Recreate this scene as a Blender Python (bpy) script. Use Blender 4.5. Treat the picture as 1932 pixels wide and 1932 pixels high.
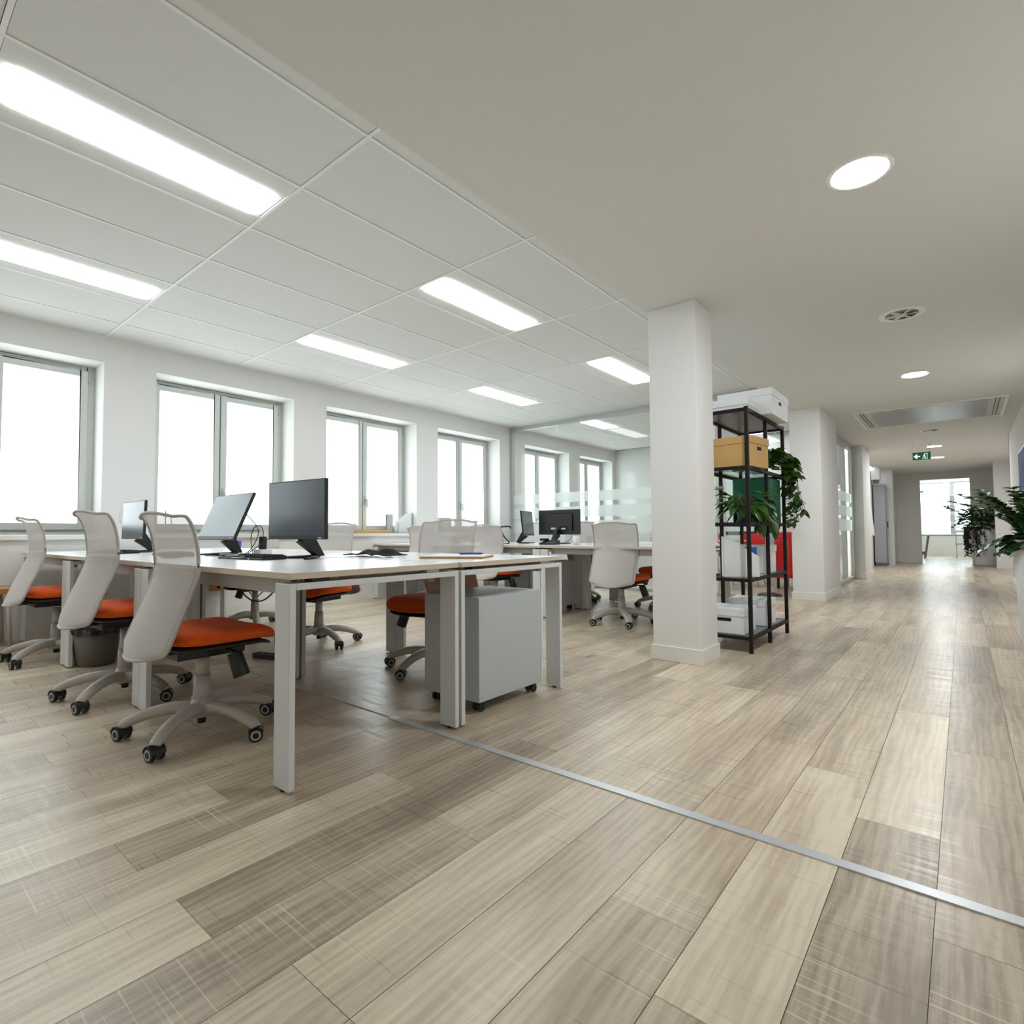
import bpy, bmesh, math, random
from mathutils import Vector, Matrix
for o in list(bpy.data.objects): bpy.data.objects.remove(o)
S = bpy.context.scene; C = S.collection
PI = math.pi
# ---------------------------------------------------------------- camera
cd = bpy.data.cameras.new('camera'); cam = bpy.data.objects.new('camera', cd); C.objects.link(cam)
yaw, pitch, roll, fpx, CAMH = -0.6866, 0.0387, -0.0066, 1037.55, 0.8668
F = Vector((math.sin(yaw)*math.cos(pitch), math.cos(yaw)*math.cos(pitch), math.sin(pitch)))
r0 = Vector((math.cos(yaw), -math.sin(yaw), 0)); u0 = r0.cross(F)
rr = r0*math.cos(roll)+u0*math.sin(roll); uu = u0*math.cos(roll)-r0*math.sin(roll)
cam.matrix_world = Matrix(((rr.x, uu.x, -F.x, 0), (rr.y, uu.y, -F.y, 0), (rr.z, uu.z, -F.z, CAMH), (0, 0, 0, 1)))
cd.sensor_width = 36; cd.lens = fpx/1932*36; cd.clip_start = .02; cd.clip_end = 200
S.camera = cam
# ---------------------------------------------------------------- light / exposure
W = bpy.data.worlds.new('sky'); S.world = W; W.use_nodes = True
bg = W.node_tree.nodes['Background']; bg.inputs[0].default_value = (.90, .97, 1, 1); bg.inputs[1].default_value = 3.0
S.view_settings.view_transform = 'Standard'; S.view_settings.look = 'None'
S.view_settings.exposure = 1.38; S.view_settings.gamma = 1; S.view_settings.use_curve_mapping = False
BLIND = 1.62      # daylight coming through the window blinds
TROF = 5.6      # troffer diffusers
DOWN = 95.0      # downlight diffusers
S.cycles.use_denoising = True; S.cycles.use_adaptive_sampling = True; S.cycles.adaptive_threshold = .02
S.cycles.max_bounces = 9; S.cycles.diffuse_bounces = 5; S.cycles.transparent_max_bounces = 20
S.cycles.sample_clamp_indirect = 6; S.cycles.caustics_reflective = False; S.cycles.caustics_refractive = False

# ---------------------------------------------------------------- materials
def srgb(r, g, b):
    f = lambda c: (c/255/12.92 if c/255 <= .04045 else ((c/255+.055)/1.055)**2.4)
    return (f(r), f(g), f(b), 1)
def mat(name, col, rough=.5, metal=0, bump=0, bscale=200, var=0, vscale=4, spec=.5, trans=0, emit=None, coat=0):
    m = bpy.data.materials.new(name); m.use_nodes = True
    nt = m.node_tree; b = nt.nodes['Principled BSDF']
    b.inputs['Base Color'].default_value = col; b.inputs['Roughness'].default_value = rough
    b.inputs['Metallic'].default_value = metal; b.inputs['Specular IOR Level'].default_value = spec
    b.inputs['Transmission Weight'].default_value = trans; b.inputs['Coat Weight'].default_value = coat
    tc = nt.nodes.new('ShaderNodeTexCoord')
    if var:
        n = nt.nodes.new('ShaderNodeTexNoise'); n.inputs['Scale'].default_value = vscale; n.inputs['Detail'].default_value = 4
        nt.links.new(tc.outputs['Object'], n.inputs['Vector'])
        mx = nt.nodes.new('ShaderNodeMix'); mx.data_type = 'RGBA'
        mx.inputs[6].default_value = [c*(1-var) for c in col[:3]]+[1]; mx.inputs[7].default_value = [min(1, c*(1+var)) for c in col[:3]]+[1]
        nt.links.new(n.outputs[0], mx.inputs[0]); nt.links.new(mx.outputs[2], b.inputs['Base Color'])
    if bump:
        n = nt.nodes.new('ShaderNodeTexNoise'); n.inputs['Scale'].default_value = bscale; n.inputs['Detail'].default_value = 3
        nt.links.new(tc.outputs['Object'], n.inputs['Vector'])
        bp = nt.nodes.new('ShaderNodeBump'); bp.inputs['Strength'].default_value = bump; bp.inputs['Distance'].default_value = .002
        nt.links.new(n.outputs[0], bp.inputs['Height']); nt.links.new(bp.outputs[0], b.inputs['Normal'])
    if emit:
        b.inputs['Emission Color'].default_value = emit[0]; b.inputs['Emission Strength'].default_value = emit[1]
    return m
def emat(name, col, st):
    m = bpy.data.materials.new(name); m.use_nodes = True; nt = m.node_tree; nt.nodes.clear()
    o = nt.nodes.new('ShaderNodeOutputMaterial'); e = nt.nodes.new('ShaderNodeEmission')
    e.inputs[0].default_value = col; e.inputs[1].default_value = st; nt.links.new(e.outputs[0], o.inputs[0]); return m
def thinglass(name, tint=(.93, .97, .95, 1), refl=.9):
    m = bpy.data.materials.new(name); m.use_nodes = True; nt = m.node_tree; nt.nodes.clear()
    o = nt.nodes.new('ShaderNodeOutputMaterial'); t = nt.nodes.new('ShaderNodeBsdfTransparent'); g = nt.nodes.new('ShaderNodeBsdfGlossy')
    t.inputs[0].default_value = tint; g.inputs['Roughness'].default_value = 0.0
    fr = nt.nodes.new('ShaderNodeFresnel'); fr.inputs[0].default_value = 1.5
    mm = nt.nodes.new('ShaderNodeMath'); mm.operation = 'MULTIPLY'; mm.inputs[1].default_value = refl
    mx = nt.nodes.new('ShaderNodeMixShader'); nt.links.new(fr.outputs[0], mm.inputs[0])
    ge = nt.nodes.new('ShaderNodeNewGeometry'); iv = nt.nodes.new('ShaderNodeMath'); iv.operation = 'SUBTRACT'; iv.inputs[0].default_value = 1
    m3 = nt.nodes.new('ShaderNodeMath'); m3.operation = 'MULTIPLY'
    nt.links.new(ge.outputs['Backfacing'], iv.inputs[1]); nt.links.new(iv.outputs[0], m3.inputs[0]); nt.links.new(mm.outputs[0], m3.inputs[1]); nt.links.new(m3.outputs[0], mx.inputs[0])
    nt.links.new(t.outputs[0], mx.inputs[1]); nt.links.new(g.outputs[0], mx.inputs[2]); nt.links.new(mx.outputs[0], o.inputs[0]); return m
def sheer(name, col, alpha, trl=.5):
    """fabric or film: part see-through, part diffuse, part translucent"""
    m = bpy.data.materials.new(name); m.use_nodes = True; nt = m.node_tree; nt.nodes.clear()
    o = nt.nodes.new('ShaderNodeOutputMaterial'); t = nt.nodes.new('ShaderNodeBsdfTransparent')
    d = nt.nodes.new('ShaderNodeBsdfDiffuse'); tr = nt.nodes.new('ShaderNodeBsdfTranslucent')
    d.inputs[0].default_value = col; tr.inputs[0].default_value = col
    a = nt.nodes.new('ShaderNodeMixShader'); a.inputs[0].default_value = trl
    nt.links.new(d.outputs[0], a.inputs[1]); nt.links.new(tr.outputs[0], a.inputs[2])
    b = nt.nodes.new('ShaderNodeMixShader'); b.inputs[0].default_value = alpha
    nt.links.new(t.outputs[0], b.inputs[1]); nt.links.new(a.outputs[0], b.inputs[2]); nt.links.new(b.outputs[0], o.inputs[0]); return m

M = {}
M['wall'] = mat('wall_paint', srgb(226, 225, 223), .85, bump=.15, bscale=120)
M['tile'] = mat('ceiling_tile', srgb(222, 222, 219), .9, bump=.25, bscale=260)
M['tbar'] = mat('ceiling_bar', srgb(236, 237, 234), .5)
M['soffit'] = mat('plasterboard', srgb(219, 218, 213), .85, bump=.1, bscale=90)
M['base'] = mat('skirting', srgb(228, 226, 220), .5)
M['frame'] = mat('window_frame', srgb(205, 209, 204), .45)
M['gap'] = mat('dark_seal', srgb(95, 103, 108), .6)
M['alu'] = mat('aluminium', srgb(185, 188, 187), .4, metal=.35)
M['slat'] = mat('slat_metal', srgb(208, 212, 212), .28, metal=.6)
M['strip'] = mat('metal_strip', srgb(205, 208, 210), .35, metal=.55, bump=.2, bscale=60)
M['glass'] = thinglass('pane_glass', (.965, .988, .982, 1), 1.0)
M['wglass'] = thinglass('window_glass', (.97, .985, .98, 1), .5)
M['shelfglass'] = thinglass('shelf_glass', (.82, .88, .85, 1), 1.0)
M['frost'] = sheer('frosted_film', (.90, .96, .945, 1), .60, .5)
M['blind'] = emat('daylit_blind', (.90, .975, 1, 1), BLIND)
M['added_glow'] = emat('added_blind_glow', (.93, .98, 1, 1), .45)  # glow of the added windows behind the camera
M['trof'] = emat('troffer_diffuser', (.91, .97, 1, 1), TROF)
M['down'] = emat('downlight_diffuser', (.94, .97, 1, 1), DOWN)
M['white'] = mat('white_enamel', srgb(222, 223, 223), .4)
M['deskmetal'] = mat('painted_steel', srgb(212, 214, 214), .42, var=.02, vscale=8)
M['deskrail'] = mat('rail_steel', srgb(166, 162, 158), .5)
M['desktop'] = mat('white_laminate', srgb(226, 227, 226), .22, var=.012, vscale=9)
M['edge'] = mat('edge_band', srgb(205, 190, 172), .5)
M['grey2'] = mat('locker_grey', srgb(160, 163, 166), .45)
M['grey'] = mat('grey_steel', srgb(186, 192, 196), .42)
M['greydark'] = mat('mid_grey', srgb(120, 123, 126), .5)
M['black'] = mat('black_plastic', srgb(22, 22, 24), .45)
M['blackmat'] = mat('black_fabric', srgb(20, 18, 20), .9, bump=.4, bscale=90)
M['chairgrey'] = mat('warm_grey_plastic', srgb(182, 175, 168), .42)
M['mesh'] = sheer('chair_mesh', srgb(200, 194, 191), .86, .35)
M['meshsolid'] = mat('chair_lower_mesh', srgb(196, 190, 187), .8, bump=.3, bscale=300)
M['rim'] = mat('chair_rim', srgb(188, 181, 177), .6)
M['orange'] = mat('orange_fabric', srgb(228, 90, 4), .9, bump=.6, bscale=160, var=.12, vscale=30)
M['orange'].node_tree.nodes['Principled BSDF'].inputs['Sheen Weight'].default_value = .05
M['screen'] = mat('dark_screen', srgb(44, 54, 66), .22, spec=.8)
M['sticker'] = mat('white_sticker', srgb(205, 205, 205), .5)
M['cable'] = mat('black_cable', srgb(28, 26, 28), .5)
M['whitecable'] = mat('white_cable', srgb(205, 203, 200), .5)
M['kraft'] = mat('kraft_card', srgb(204, 165, 104), .8, bump=.15, bscale=80, var=.03)
M['card'] = mat('white_card', srgb(232, 234, 236), .7, bump=.08, bscale=90)
M['darkmetal'] = mat('dark_brown_metal', srgb(30, 22, 21), .65, spec=.25)
M['shelfboard'] = mat('brown_board', srgb(104, 88, 84), .35)
M['green'] = mat('green_case', srgb(4, 102, 70), .45, bump=.3, bscale=20)
M['leaf'] = mat('leaf', srgb(58, 96, 28), .45, var=.35, vscale=9)
M['leafdark'] = mat('dark_leaf', srgb(44, 82, 34), .4, var=.35, vscale=9)
M['leafpurple'] = mat('purple_leaf', srgb(44, 40, 36), .5, var=.3, vscale=12)
M['stem'] = mat('stem', srgb(92, 112, 52), .6)
M['soil'] = mat('soil', srgb(50, 36, 28), 1)
M['red'] = mat('red_fabric', srgb(206, 28, 36), .85, bump=.3, bscale=120)
M['blue'] = mat('blue_plastic', srgb(40, 82, 168), .5)
M['paper'] = mat('paper', srgb(235, 234, 230), .8)
M['bin'] = mat('grey_bin', srgb(96, 92, 84), .6)
M['bag'] = mat('bin_liner', srgb(12, 12, 14), .28, bump=.9, bscale=35)
M['brown'] = mat('brown_wood', srgb(176, 126, 72), .6, var=.1)
M['exitgreen'] = mat('exit_green', srgb(12, 70, 48), .4, emit=(srgb(12, 84, 56), .25))
M['exitwhite'] = mat('exit_white', srgb(225, 235, 228), .4, emit=(srgb(225, 235, 228), .4))
M['lime'] = mat('lime', srgb(150, 190, 60), .4)
M['clear'] = thinglass('tumbler_glass', (.9, .94, .93, 1), 1)
M['poster'] = mat('poster_print', srgb(48, 84, 138), .7, var=.6, vscale=5)
M['outside'] = emat('daylight_outside', (.86, .95, 1, 1), 2.4)

# floor: planks, tone per plank in a face attribute, grain and saw marks procedural
m = bpy.data.materials.new('wood_planks'); m.use_nodes = True; nt = m.node_tree; b = nt.nodes['Principled BSDF']; L = nt.links.new
def nd(t, **k):
    n = nt.nodes.new(t)
    for a, v in k.items(): setattr(n, a, v)
    return n
tc = nd('ShaderNodeTexCoord'); at = nd('ShaderNodeAttribute', attribute_name='tone')
def noise(sc, scale, det=4, off=True):
    mp = nd('ShaderNodeMapping'); mp.inputs['Scale'].default_value = sc
    if off:
        ad = nd('ShaderNodeVectorMath', operation='ADD'); L(tc.outputs['Object'], ad.inputs[0])
        sc2 = nd('ShaderNodeVectorMath', operation='SCALE'); sc2.inputs['Scale'].default_value = 7.3
        L(at.outputs['Color'], sc2.inputs[0]); L(sc2.outputs[0], ad.inputs[1]); L(ad.outputs[0], mp.inputs[0])
    else: L(tc.outputs['Object'], mp.inputs[0])
    n = nd('ShaderNodeTexNoise'); n.inputs['Scale'].default_value = scale; n.inputs['Detail'].default_value = det; n.inputs['Roughness'].default_value = .6
    L(mp.outputs[0], n.inputs['Vector']); return n
sep = nd('ShaderNodeSeparateColor'); L(at.outputs['Color'], sep.inputs[0])
ramp = nd('ShaderNodeValToRGB'); e = ramp.color_ramp.elements
e[0].position = 0; e[0].color = srgb(146, 132, 115); e[1].position = 1; e[1].color = srgb(220, 206, 181)
k = e.new(.5); k.color = srgb(189, 173, 150)
g1 = noise((3.2, .35, 1), 3.2, 5); g2 = noise((14, .9, 1), 5, 6); g3 = noise((1, 30, 1), 2.5, 3); g4 = noise((60, 2.5, 1), 4, 3)
def mrange(n, a, c, lo=.3, hi=.7):
    r = nd('ShaderNodeMapRange'); r.inputs[1].default_value = lo; r.inputs[2].default_value = hi; r.inputs[3].default_value = a; r.inputs[4].default_value = c
    L(n.outputs[0], r.inputs[0]); return r
def math2(op, a, c):
    n = nd('ShaderNodeMath', operation=op); L(a, n.inputs[0])
    if isinstance(c, float): n.inputs[1].default_value = c
    else: L(c, n.inputs[1])
    return n
t0 = math2('MULTIPLY', sep.outputs[0], .66); t00 = math2('ADD', t0.outputs[0], .17); t1 = math2('ADD', t00.outputs[0], mrange(g1, -.30, .30).outputs[0])
t2 = math2('ADD', t1.outputs[0], mrange(g2, -.10, .10).outputs[0])
t3 = math2('ADD', t2.outputs[0], mrange(g3, -.025, .025).outputs[0])
t4 = math2('ADD', t3.outputs[0], mrange(g4, -.10, .10).outputs[0])
wv = nd('ShaderNodeTexWave', wave_type='BANDS', bands_direction='X'); wv.inputs['Scale'].default_value = 5; wv.inputs['Distortion'].default_value = 9
wv.inputs['Detail'].default_value = 3; wv.inputs['Detail Scale'].default_value = 1.2; wv.inputs['Detail Roughness'].default_value = .6
wm = nd('ShaderNodeMapping'); wm.inputs['Scale'].default_value = (2.2, .30, 1); wa = nd('ShaderNodeVectorMath', operation='ADD'); ws = nd('ShaderNodeVectorMath', operation='SCALE'); ws.inputs['Scale'].default_value = 11
L(at.outputs['Color'], ws.inputs[0]); L(tc.outputs['Object'], wa.inputs[0]); L(ws.outputs[0], wa.inputs[1]); L(wa.outputs[0], wm.inputs[0]); L(wm.outputs[0], wv.inputs['Vector'])
t5 = math2('ADD', t4.outputs[0], mrange(wv, -.12, .09, 0, 1).outputs[0])
L(t5.outputs[0], ramp.inputs[0])
g6 = noise((.9, 85, 1), 2.4, 2); g7 = noise((1, 1.3, 1), 1.6, 2)
sl = math2('MULTIPLY', mrange(g6, 0, 1, .585, .68).outputs[0], mrange(g7, .03, .55, .42, .62).outputs[0])
cm = nd('ShaderNodeMix', data_type='RGBA'); L(sl.outputs[0], cm.inputs[0]); L(ramp.outputs[0], cm.inputs[6]); cm.inputs[7].default_value = srgb(238, 226, 206)
L(cm.outputs[2], b.inputs['Base Color'])
ro = math2('ADD', mrange(g3, -.05, .08).outputs[0], .31); L(ro.outputs[0], b.inputs['Roughness'])
bmp = nd('ShaderNodeBump'); bmp.inputs['Strength'].default_value = .22; bmp.inputs['Distance'].default_value = .0005
g5 = noise((.8, 60, 1), 5, 2); hh = math2('ADD', g5.outputs[0], g4.outputs[0]); L(hh.outputs[0], bmp.inputs['Height']); L(bmp.outputs[0], b.inputs['Normal'])
b.inputs['Specular IOR Level'].default_value = .6
M['floor'] = m

# ---------------------------------------------------------------- geometry collector
class G:
    def __init__(s): s.v = []; s.f = []; s.m = []; s.sm = []
    def add(s, vs, fs, mi=0, sm=False, T=None):
        n = len(s.v); s.v += [tuple(T @ Vector(p)) if T else tuple(p) for p in vs]
        for f in fs: s.f.append([n+i for i in f]); s.m.append(mi); s.sm.append(sm)
        return s
    def box(s, x0, x1, y0, y1, z0, z1, mi=0, T=None):
        v = [(x, y, z) for z in (z0, z1) for y in (y0, y1) for x in (x0, x1)]
        return s.add(v, [(0, 2, 3, 1), (4, 5, 7, 6), (0, 1, 5, 4), (2, 6, 7, 3), (0, 4, 6, 2), (1, 3, 7, 5)], mi, False, T)
    def cyl(s, p, q, r, r2=None, n=16, mi=0, cap=True, T=None):
        p, q = Vector(p), Vector(q); r2 = r if r2 is None else r2; d = (q-p).normalized()
        a = d.orthogonal().normalized(); c = d.cross(a)
        v = [p+(a*math.cos(t)+c*math.sin(t))*r for t in [2*PI*i/n for i in range(n)]] + [q+(a*math.cos(t)+c*math.sin(t))*r2 for t in [2*PI*i/n for i in range(n)]]
        s.add(v, [(i, (i+1) % n, n+(i+1) % n, n+i) for i in range(n)], mi, True, T)
        if cap: s.add(v, [tuple(range(n))[::-1], tuple(range(n, 2*n))], mi, False, T)
        return s
    def tube(s, pts, r, n=6, mi=0, flat=None, T=None):
        pts = [Vector(p) for p in pts]; k = len(pts); rs = r if isinstance(r, (list, tuple)) else [r]*k
        v = []; up = Vector((0, 0, 1)); 
        for i, p in enumerate(pts):
            d = (pts[min(i+1, k-1)]-pts[max(i-1, 0)]).normalized()
            a = d.cross(up); a = a.normalized() if a.length > 1e-3 else d.orthogonal().normalized(); c = a.cross(d).normalized()
            fl = 1 if flat is None else (flat[i] if isinstance(flat, (list, tuple)) else flat)
            for j in range(n):
                t = 2*PI*j/n; v.append(p+a*math.cos(t)*rs[i]+c*math.sin(t)*rs[i]*fl)
        f = [(i*n+j, i*n+(j+1) % n, (i+1)*n+(j+1) % n, (i+1)*n+j) for i in range(k-1) for j in range(n)]
        s.add(v, f, mi, True, T); s.add(v, [tuple(range(n))[::-1], tuple(range((k-1)*n, k*n))], mi, False, T); return s
    def lathe(s, prof, n=24, mi=0, c=(0, 0), T=None, cap=True):
        v = [(c[0]+r*math.cos(2*PI*i/n), c[1]+r*math.sin(2*PI*i/n), z) for r, z in prof for i in range(n)]
        f = [(j*n+i, j*n+(i+1) % n, (j+1)*n+(i+1) % n, (j+1)*n+i) for j in range(len(prof)-1) for i in range(n)]
        s.add(v, f, mi, True, T)
        if cap: s.add(v, [tuple(range(n))[::-1], tuple(range((len(prof)-1)*n, len(prof)*n))], mi, False, T)
        return s
    def grid(s, fn, nu, nv, mi=0, T=None, sm=True):
        v = [fn(i/nu, j/nv) for j in range(nv+1) for i in range(nu+1)]
        return s.add(v, [(j*(nu+1)+i, j*(nu+1)+i+1, (j+1)*(nu+1)+i+1, (j+1)*(nu+1)+i) for j in range(nv) for i in range(nu)], mi, sm, T)
    def prism(s, poly, z0, z1, mi=0, T=None, axis='z'):
        n = len(poly)
        mk = (lambda a, c, z: (a, c, z)) if axis == 'z' else ((lambda a, c, z: (z, a, c)) if axis == 'x' else (lambda a, c, z: (a, z, c)))
        v = [mk(a, c, z0) for a, c in poly]+[mk(a, c, z1) for a, c in poly]
        return s.add(v, [tuple(range(n))[::-1], tuple(range(n, 2*n))]+[(i, (i+1) % n, n+(i+1) % n, n+i) for i in range(n)], mi, False, T)
    def build(s, name, mats, parent=None, bevel=0, solid=0, seg=2, sub=0, smooth=False):
        me = bpy.data.meshes.new(name); me.from_pydata(s.v, [], s.f)
        for k in (mats if isinstance(mats, (list, tuple)) else [mats]): me.materials.append(M[k] if isinstance(k, str) else k)
        me.polygons.foreach_set('material_index', s.m); me.polygons.foreach_set('use_smooth', s.sm if not smooth else [True]*len(s.f))
        bm = bmesh.new(); bm.from_mesh(me); bmesh.ops.remove_doubles(bm, verts=bm.verts, dist=1e-5); bmesh.ops.recalc_face_normals(bm, faces=bm.faces)
        bm.to_mesh(me); bm.free(); me.update()
        o = bpy.data.objects.new(name, me); C.objects.link(o); o.parent = parent
        if bevel:
            q = o.modifiers.new('b', 'BEVEL'); q.width = bevel; q.segments = seg; q.limit_method = 'ANGLE'; q.angle_limit = .6
        if solid:
            q = o.modifiers.new('s', 'SOLIDIFY'); q.thickness = solid; q.offset = 0
        if sub:
            q = o.modifiers.new('u', 'SUBSURF'); q.levels = q.render_levels = sub
        return o
def thing(name, label, cat, loc=(0, 0, 0), rz=0, group=None):
    o = bpy.data.objects.new(name, None); C.objects.link(o); o.location = loc; o.rotation_euler = (0, 0, rz)
    o.empty_display_size = .1; o['label'] = label; o['category'] = cat
    if group: o['group'] = group
    return o
def tag(o, label, cat, group=None, loc=None, rz=0):
    o['label'] = label; o['category'] = cat
    if group: o['group'] = group
    if loc: o.location = loc; o.rotation_euler = (0, 0, rz)
    return o
def struct(o, label=None):
    o['kind'] = 'structure'
    if label: o['label'] = label
    return o
def sempty(name, label=None, loc=(0, 0, 0)):
    o = bpy.data.objects.new(name, None); C.objects.link(o); o.location = loc; o['kind'] = 'structure'
    if label: o['label'] = label
    return o
def dup(root, label, loc, rz=0, group=None):
    r = root.copy(); C.objects.link(r); r.location = loc; r.rotation_euler = (0, 0, rz); r['label'] = label
    if group: r['group'] = group
    for ch in list(root.children):
        c = ch.copy(); C.objects.link(c); c.parent = r
        for g in list(ch.children):
            d = g.copy(); C.objects.link(d); d.parent = c
    return r
def Tm(loc=(0, 0, 0), rz=0, rx=0, ry=0):
    return Matrix.Translation(loc) @ Matrix.Rotation(rz, 4, 'Z') @ Matrix.Rotation(rx, 4, 'X') @ Matrix.Rotation(ry, 4, 'Y')
def spline(pts, n=8):
    P = [Vector(p) for p in pts]; out = []
    for i in range(len(P)-1):
        a, b_, c, d = P[max(i-1, 0)], P[i], P[i+1], P[min(i+2, len(P)-1)]
        for k in range(n):
            t = k/n; out.append(.5*((2*b_)+(c-a)*t+(2*a-5*b_+4*c-d)*t*t+(3*b_-a-3*c+d)*t**3))
    return out+[P[-1]]

# ================================================================ SETTING
XW, H, SO = -6.206, 2.739, 2.42
random.seed(4)
# floor planks
g = G(); tones = []
xs = -0.075-.2*40; rows = []
spec = {-2: {}, 0: [(2.8, .1), (1.5, .25)], -1: [(1.976, .85), (.67, .08), (3.28, .7)], -2: [(.99, .95), (2.29, .5), (3.59, .75)],
        -3: [(2.49, .35), (1.19, .6), (3.79, .8)], -4: [(1.9, .55), (.6, .65)], -5: [(.6, .6), (1.9, .75)], -6: [(-.12, .15), (1.18, .6), (2.28, .7)],
        -7: [(.53, .05), (1.83, .35)], -8: [(-.03, .85), (1.27, .35), (2.57, .1)], -9: [(.51, .35), (1.81, .3)], -10: [(-.47, .9), (.83, .2)], -11: [(.2, .6)]}
LP = 1.3
for i in range(-40, 12):
    x0 = -.075+.2*i; x1 = x0+.2
    if x1 < XW-.4 or x0 > 2.2: continue
    sp = spec.get(i); ph = sp[0][0] % LP if sp else random.random()*LP
    y = -3.9+((ph+3.9) % LP)-LP
    while y < 24.5:
        tn = random.choice([.15, .35, .5, .5, .6, .7, .85])
        if sp:
            for ys, tt in sp:
                if abs(y-ys) < .2: tn = tt
        g.add([(x0+.0007, max(y, -4), 0), (x1-.0007, max(y, -4), 0), (x1-.0007, min(y+LP, 24.5)-.001, 0), (x0+.0007, min(y+LP, 24.5)-.001, 0)], [(0, 1, 2, 3)]); tones.append((tn, random.random(), random.random()))
        y += LP
me = bpy.data.meshes.new('floor'); me.from_pydata(g.v, [], g.f); me.materials.append(M['floor'])
ca = me.color_attributes.new('tone', 'FLOAT_COLOR', 'CORNER')
for p in me.polygons:
    for li in p.loop_indices: ca.data[li].color = (*tones[p.index], 1)
fl = bpy.data.objects.new('floor', me); C.objects.link(fl); struct(fl, 'wood plank floor')
# slab under the planks keeps light out
struct(G().box(-6.6, 2.2, -4, 24.5, -.12, -.004).build('floor_slab', 'bin'))
# wall with windows (left)
WIN = [(-1.84, -.37), (.06, 1.532), (1.966, 3.432), (3.87, 5.36), (5.785, 7.245), (7.96, 9.43), (9.84, 11.22)]  # first window is out of view, put in for its light
Z0, Z1 = .88, 2.50
g = G(); D = .34
ys = [-4]+[a for w in WIN for a in w]+[24.5]
for i in range(0, len(ys), 2): g.box(XW-D, XW, ys[i], ys[i+1], 0, 2.9)
for a, c in WIN: g.box(XW-D, XW, a, c, 0, Z0).box(XW-D, XW, a, c, Z1, 2.9)
struct(g.build('wall_left', 'wall'), 'white wall with the row of windows')
struct(G().box(XW, XW+.012, -4, 11.3, 0, .09).build('baseboard_left', 'base'))
for n, (a, c) in enumerate(WIN):
    w = sempty('window_%d' % (n+1), 'grey framed double casement window with lit white blinds', (XW, (a+c)/2, Z0))
    h = (c-a)/2; X = -.30; zt = Z1-Z0; fr = G()
    fr.box(X-.05, X, -h, -h+.06, 0, zt).box(X-.05, X, h-.06, h, 0, zt).box(X-.05, X, -h+.06, h-.06, zt-.05, zt).box(X-.05, X, -h+.06, h-.06, 0, .05)
    fr.build('window_frame', 'frame', w, bevel=.004)
    for sgn in (-1, 1):
        y0, y1 = (-h+.055, -.006) if sgn < 0 else (.006, h-.055)
        sa = G().box(X-.03, X+.025, y0, y0+.062, .045, zt-.045).box(X-.03, X+.025, y1-.062, y1, .045, zt-.045)
        sa.box(X-.03, X+.025, y0+.062, y1-.062, zt-.105, zt-.045).box(X-.03, X+.025, y0+.062, y1-.062, .045, .11)
        so = sa.build('sash', 'frame', w, bevel=.005)
        G().box(X-.012, X-.008, y0+.062, y1-.062, .11, zt-.105).build('glass_pane', 'wglass', so)
        G().box(X-.022, X-.02, y0+.062, y1-.062, .11, zt-.105).build('blind', 'blind', so)
        if sgn > 0: G().box(X-.01, X+.03, y1+.001, y1+.018, zt-.16, zt-.06).build('hinge', 'alu', so, bevel=.003)
    G().box(X-.02, X+.012, -.006, .006, .05, zt-.05).build('centre_seal', 'gap', w)
    hd = G().box(X+.025, X+.04, .02, .05, .40, .52).cyl((X+.04, .035, .47), (X+.075, .035, .47), .008).box(X+.07, X+.085, .025, .045, .36, .48)
    hd.build('handle', 'alu', w, bevel=.004)
    G().box(-.27, .035, -h-.03, h+.03, -.045, 0).build('sill', 'base', w, bevel=.006) if n else None
# outside brightness is the world; far wall window handled below
# tiled ceiling
g = G(); X0, Y0 = -2.1154, 1.5314
def tiles(xa, xb, ya, yb):
    g.box(xa, xb, ya, yb, H+.004, H+.02)
xr = [X0+.6]+[X0-.6*j for j in range(0, 8)]; yr = [Y0+1.2*i for i in range(-5, 9)]
TRO = []
for rowj in (1, 4):
    for i in (-4, -2, 0, 2, 4, 6): pass
lamps = [(X0-.6*j-.3, Y0+1.2*i+.6) for j in (1, 4) for i in (-1, 1, 3, 5)]+[(X0-.6*4-.3, Y0-1.2*3+.6)]+[(X0-.9, Y0+1.2*7+.6)]  # last two troffers are added: light behind the camera and in the glazed room
for a in range(len(xr)-1):
    xb, xa = min(xr[a], -1.70), max(xr[a+1], XW)
    if xb <= xa: continue
    for i in range(len(yr)-1):
        ya, yb = yr[i], min(yr[i+1], 11.36)
        if yb <= ya: continue
        cx, cy = xa+.3, ya+.6
        if any(abs(cx-lx) < .2 and abs(cy-ly) < .2 for lx, ly in lamps):
            g.box(xa+.0115, xa+.155, ya+.0115, yb-.0115, H+.004, H+.02).box(xb-.155, xb-.0115, ya+.0115, yb-.0115, H+.004, H+.02)
        else: g.box(xa+.0115, xb-.0115, ya+.0115, yb-.0115, H+.004, H+.02)
struct(g.build('ceiling', 'tile'), 'suspended tile ceiling over the desks')
g = G()
for x in xr:
    if XW < x < -1.7: g.box(x-.009, x+.009, -4, 11.36, H+.0005, H+.012)
for y in yr:
    if y < 11.3: g.box(XW+.02, -1.7, y-.009, y+.009, H, H+.0115)
g.box(XW, XW+.02, -4, 11.36, H, H+.012)
struct(g.build('trim_1', 'tbar'), 'white bars of the ceiling grid')
struct(G().box(-6.6, -1.66, -4, 11.5, H+.025, H+.1).build('ceiling_void', 'greydark'))
# corridor ceiling, lower plasterboard, with its upstand facing the office
struct(G().box(-1.685, 2.2, -4, 18.7, SO, SO+.08).box(-1.685, -1.60, -4, 18.7, SO+.08, H+.1).build('ceiling', 'soffit'), 'smooth plasterboard corridor ceiling')
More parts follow.
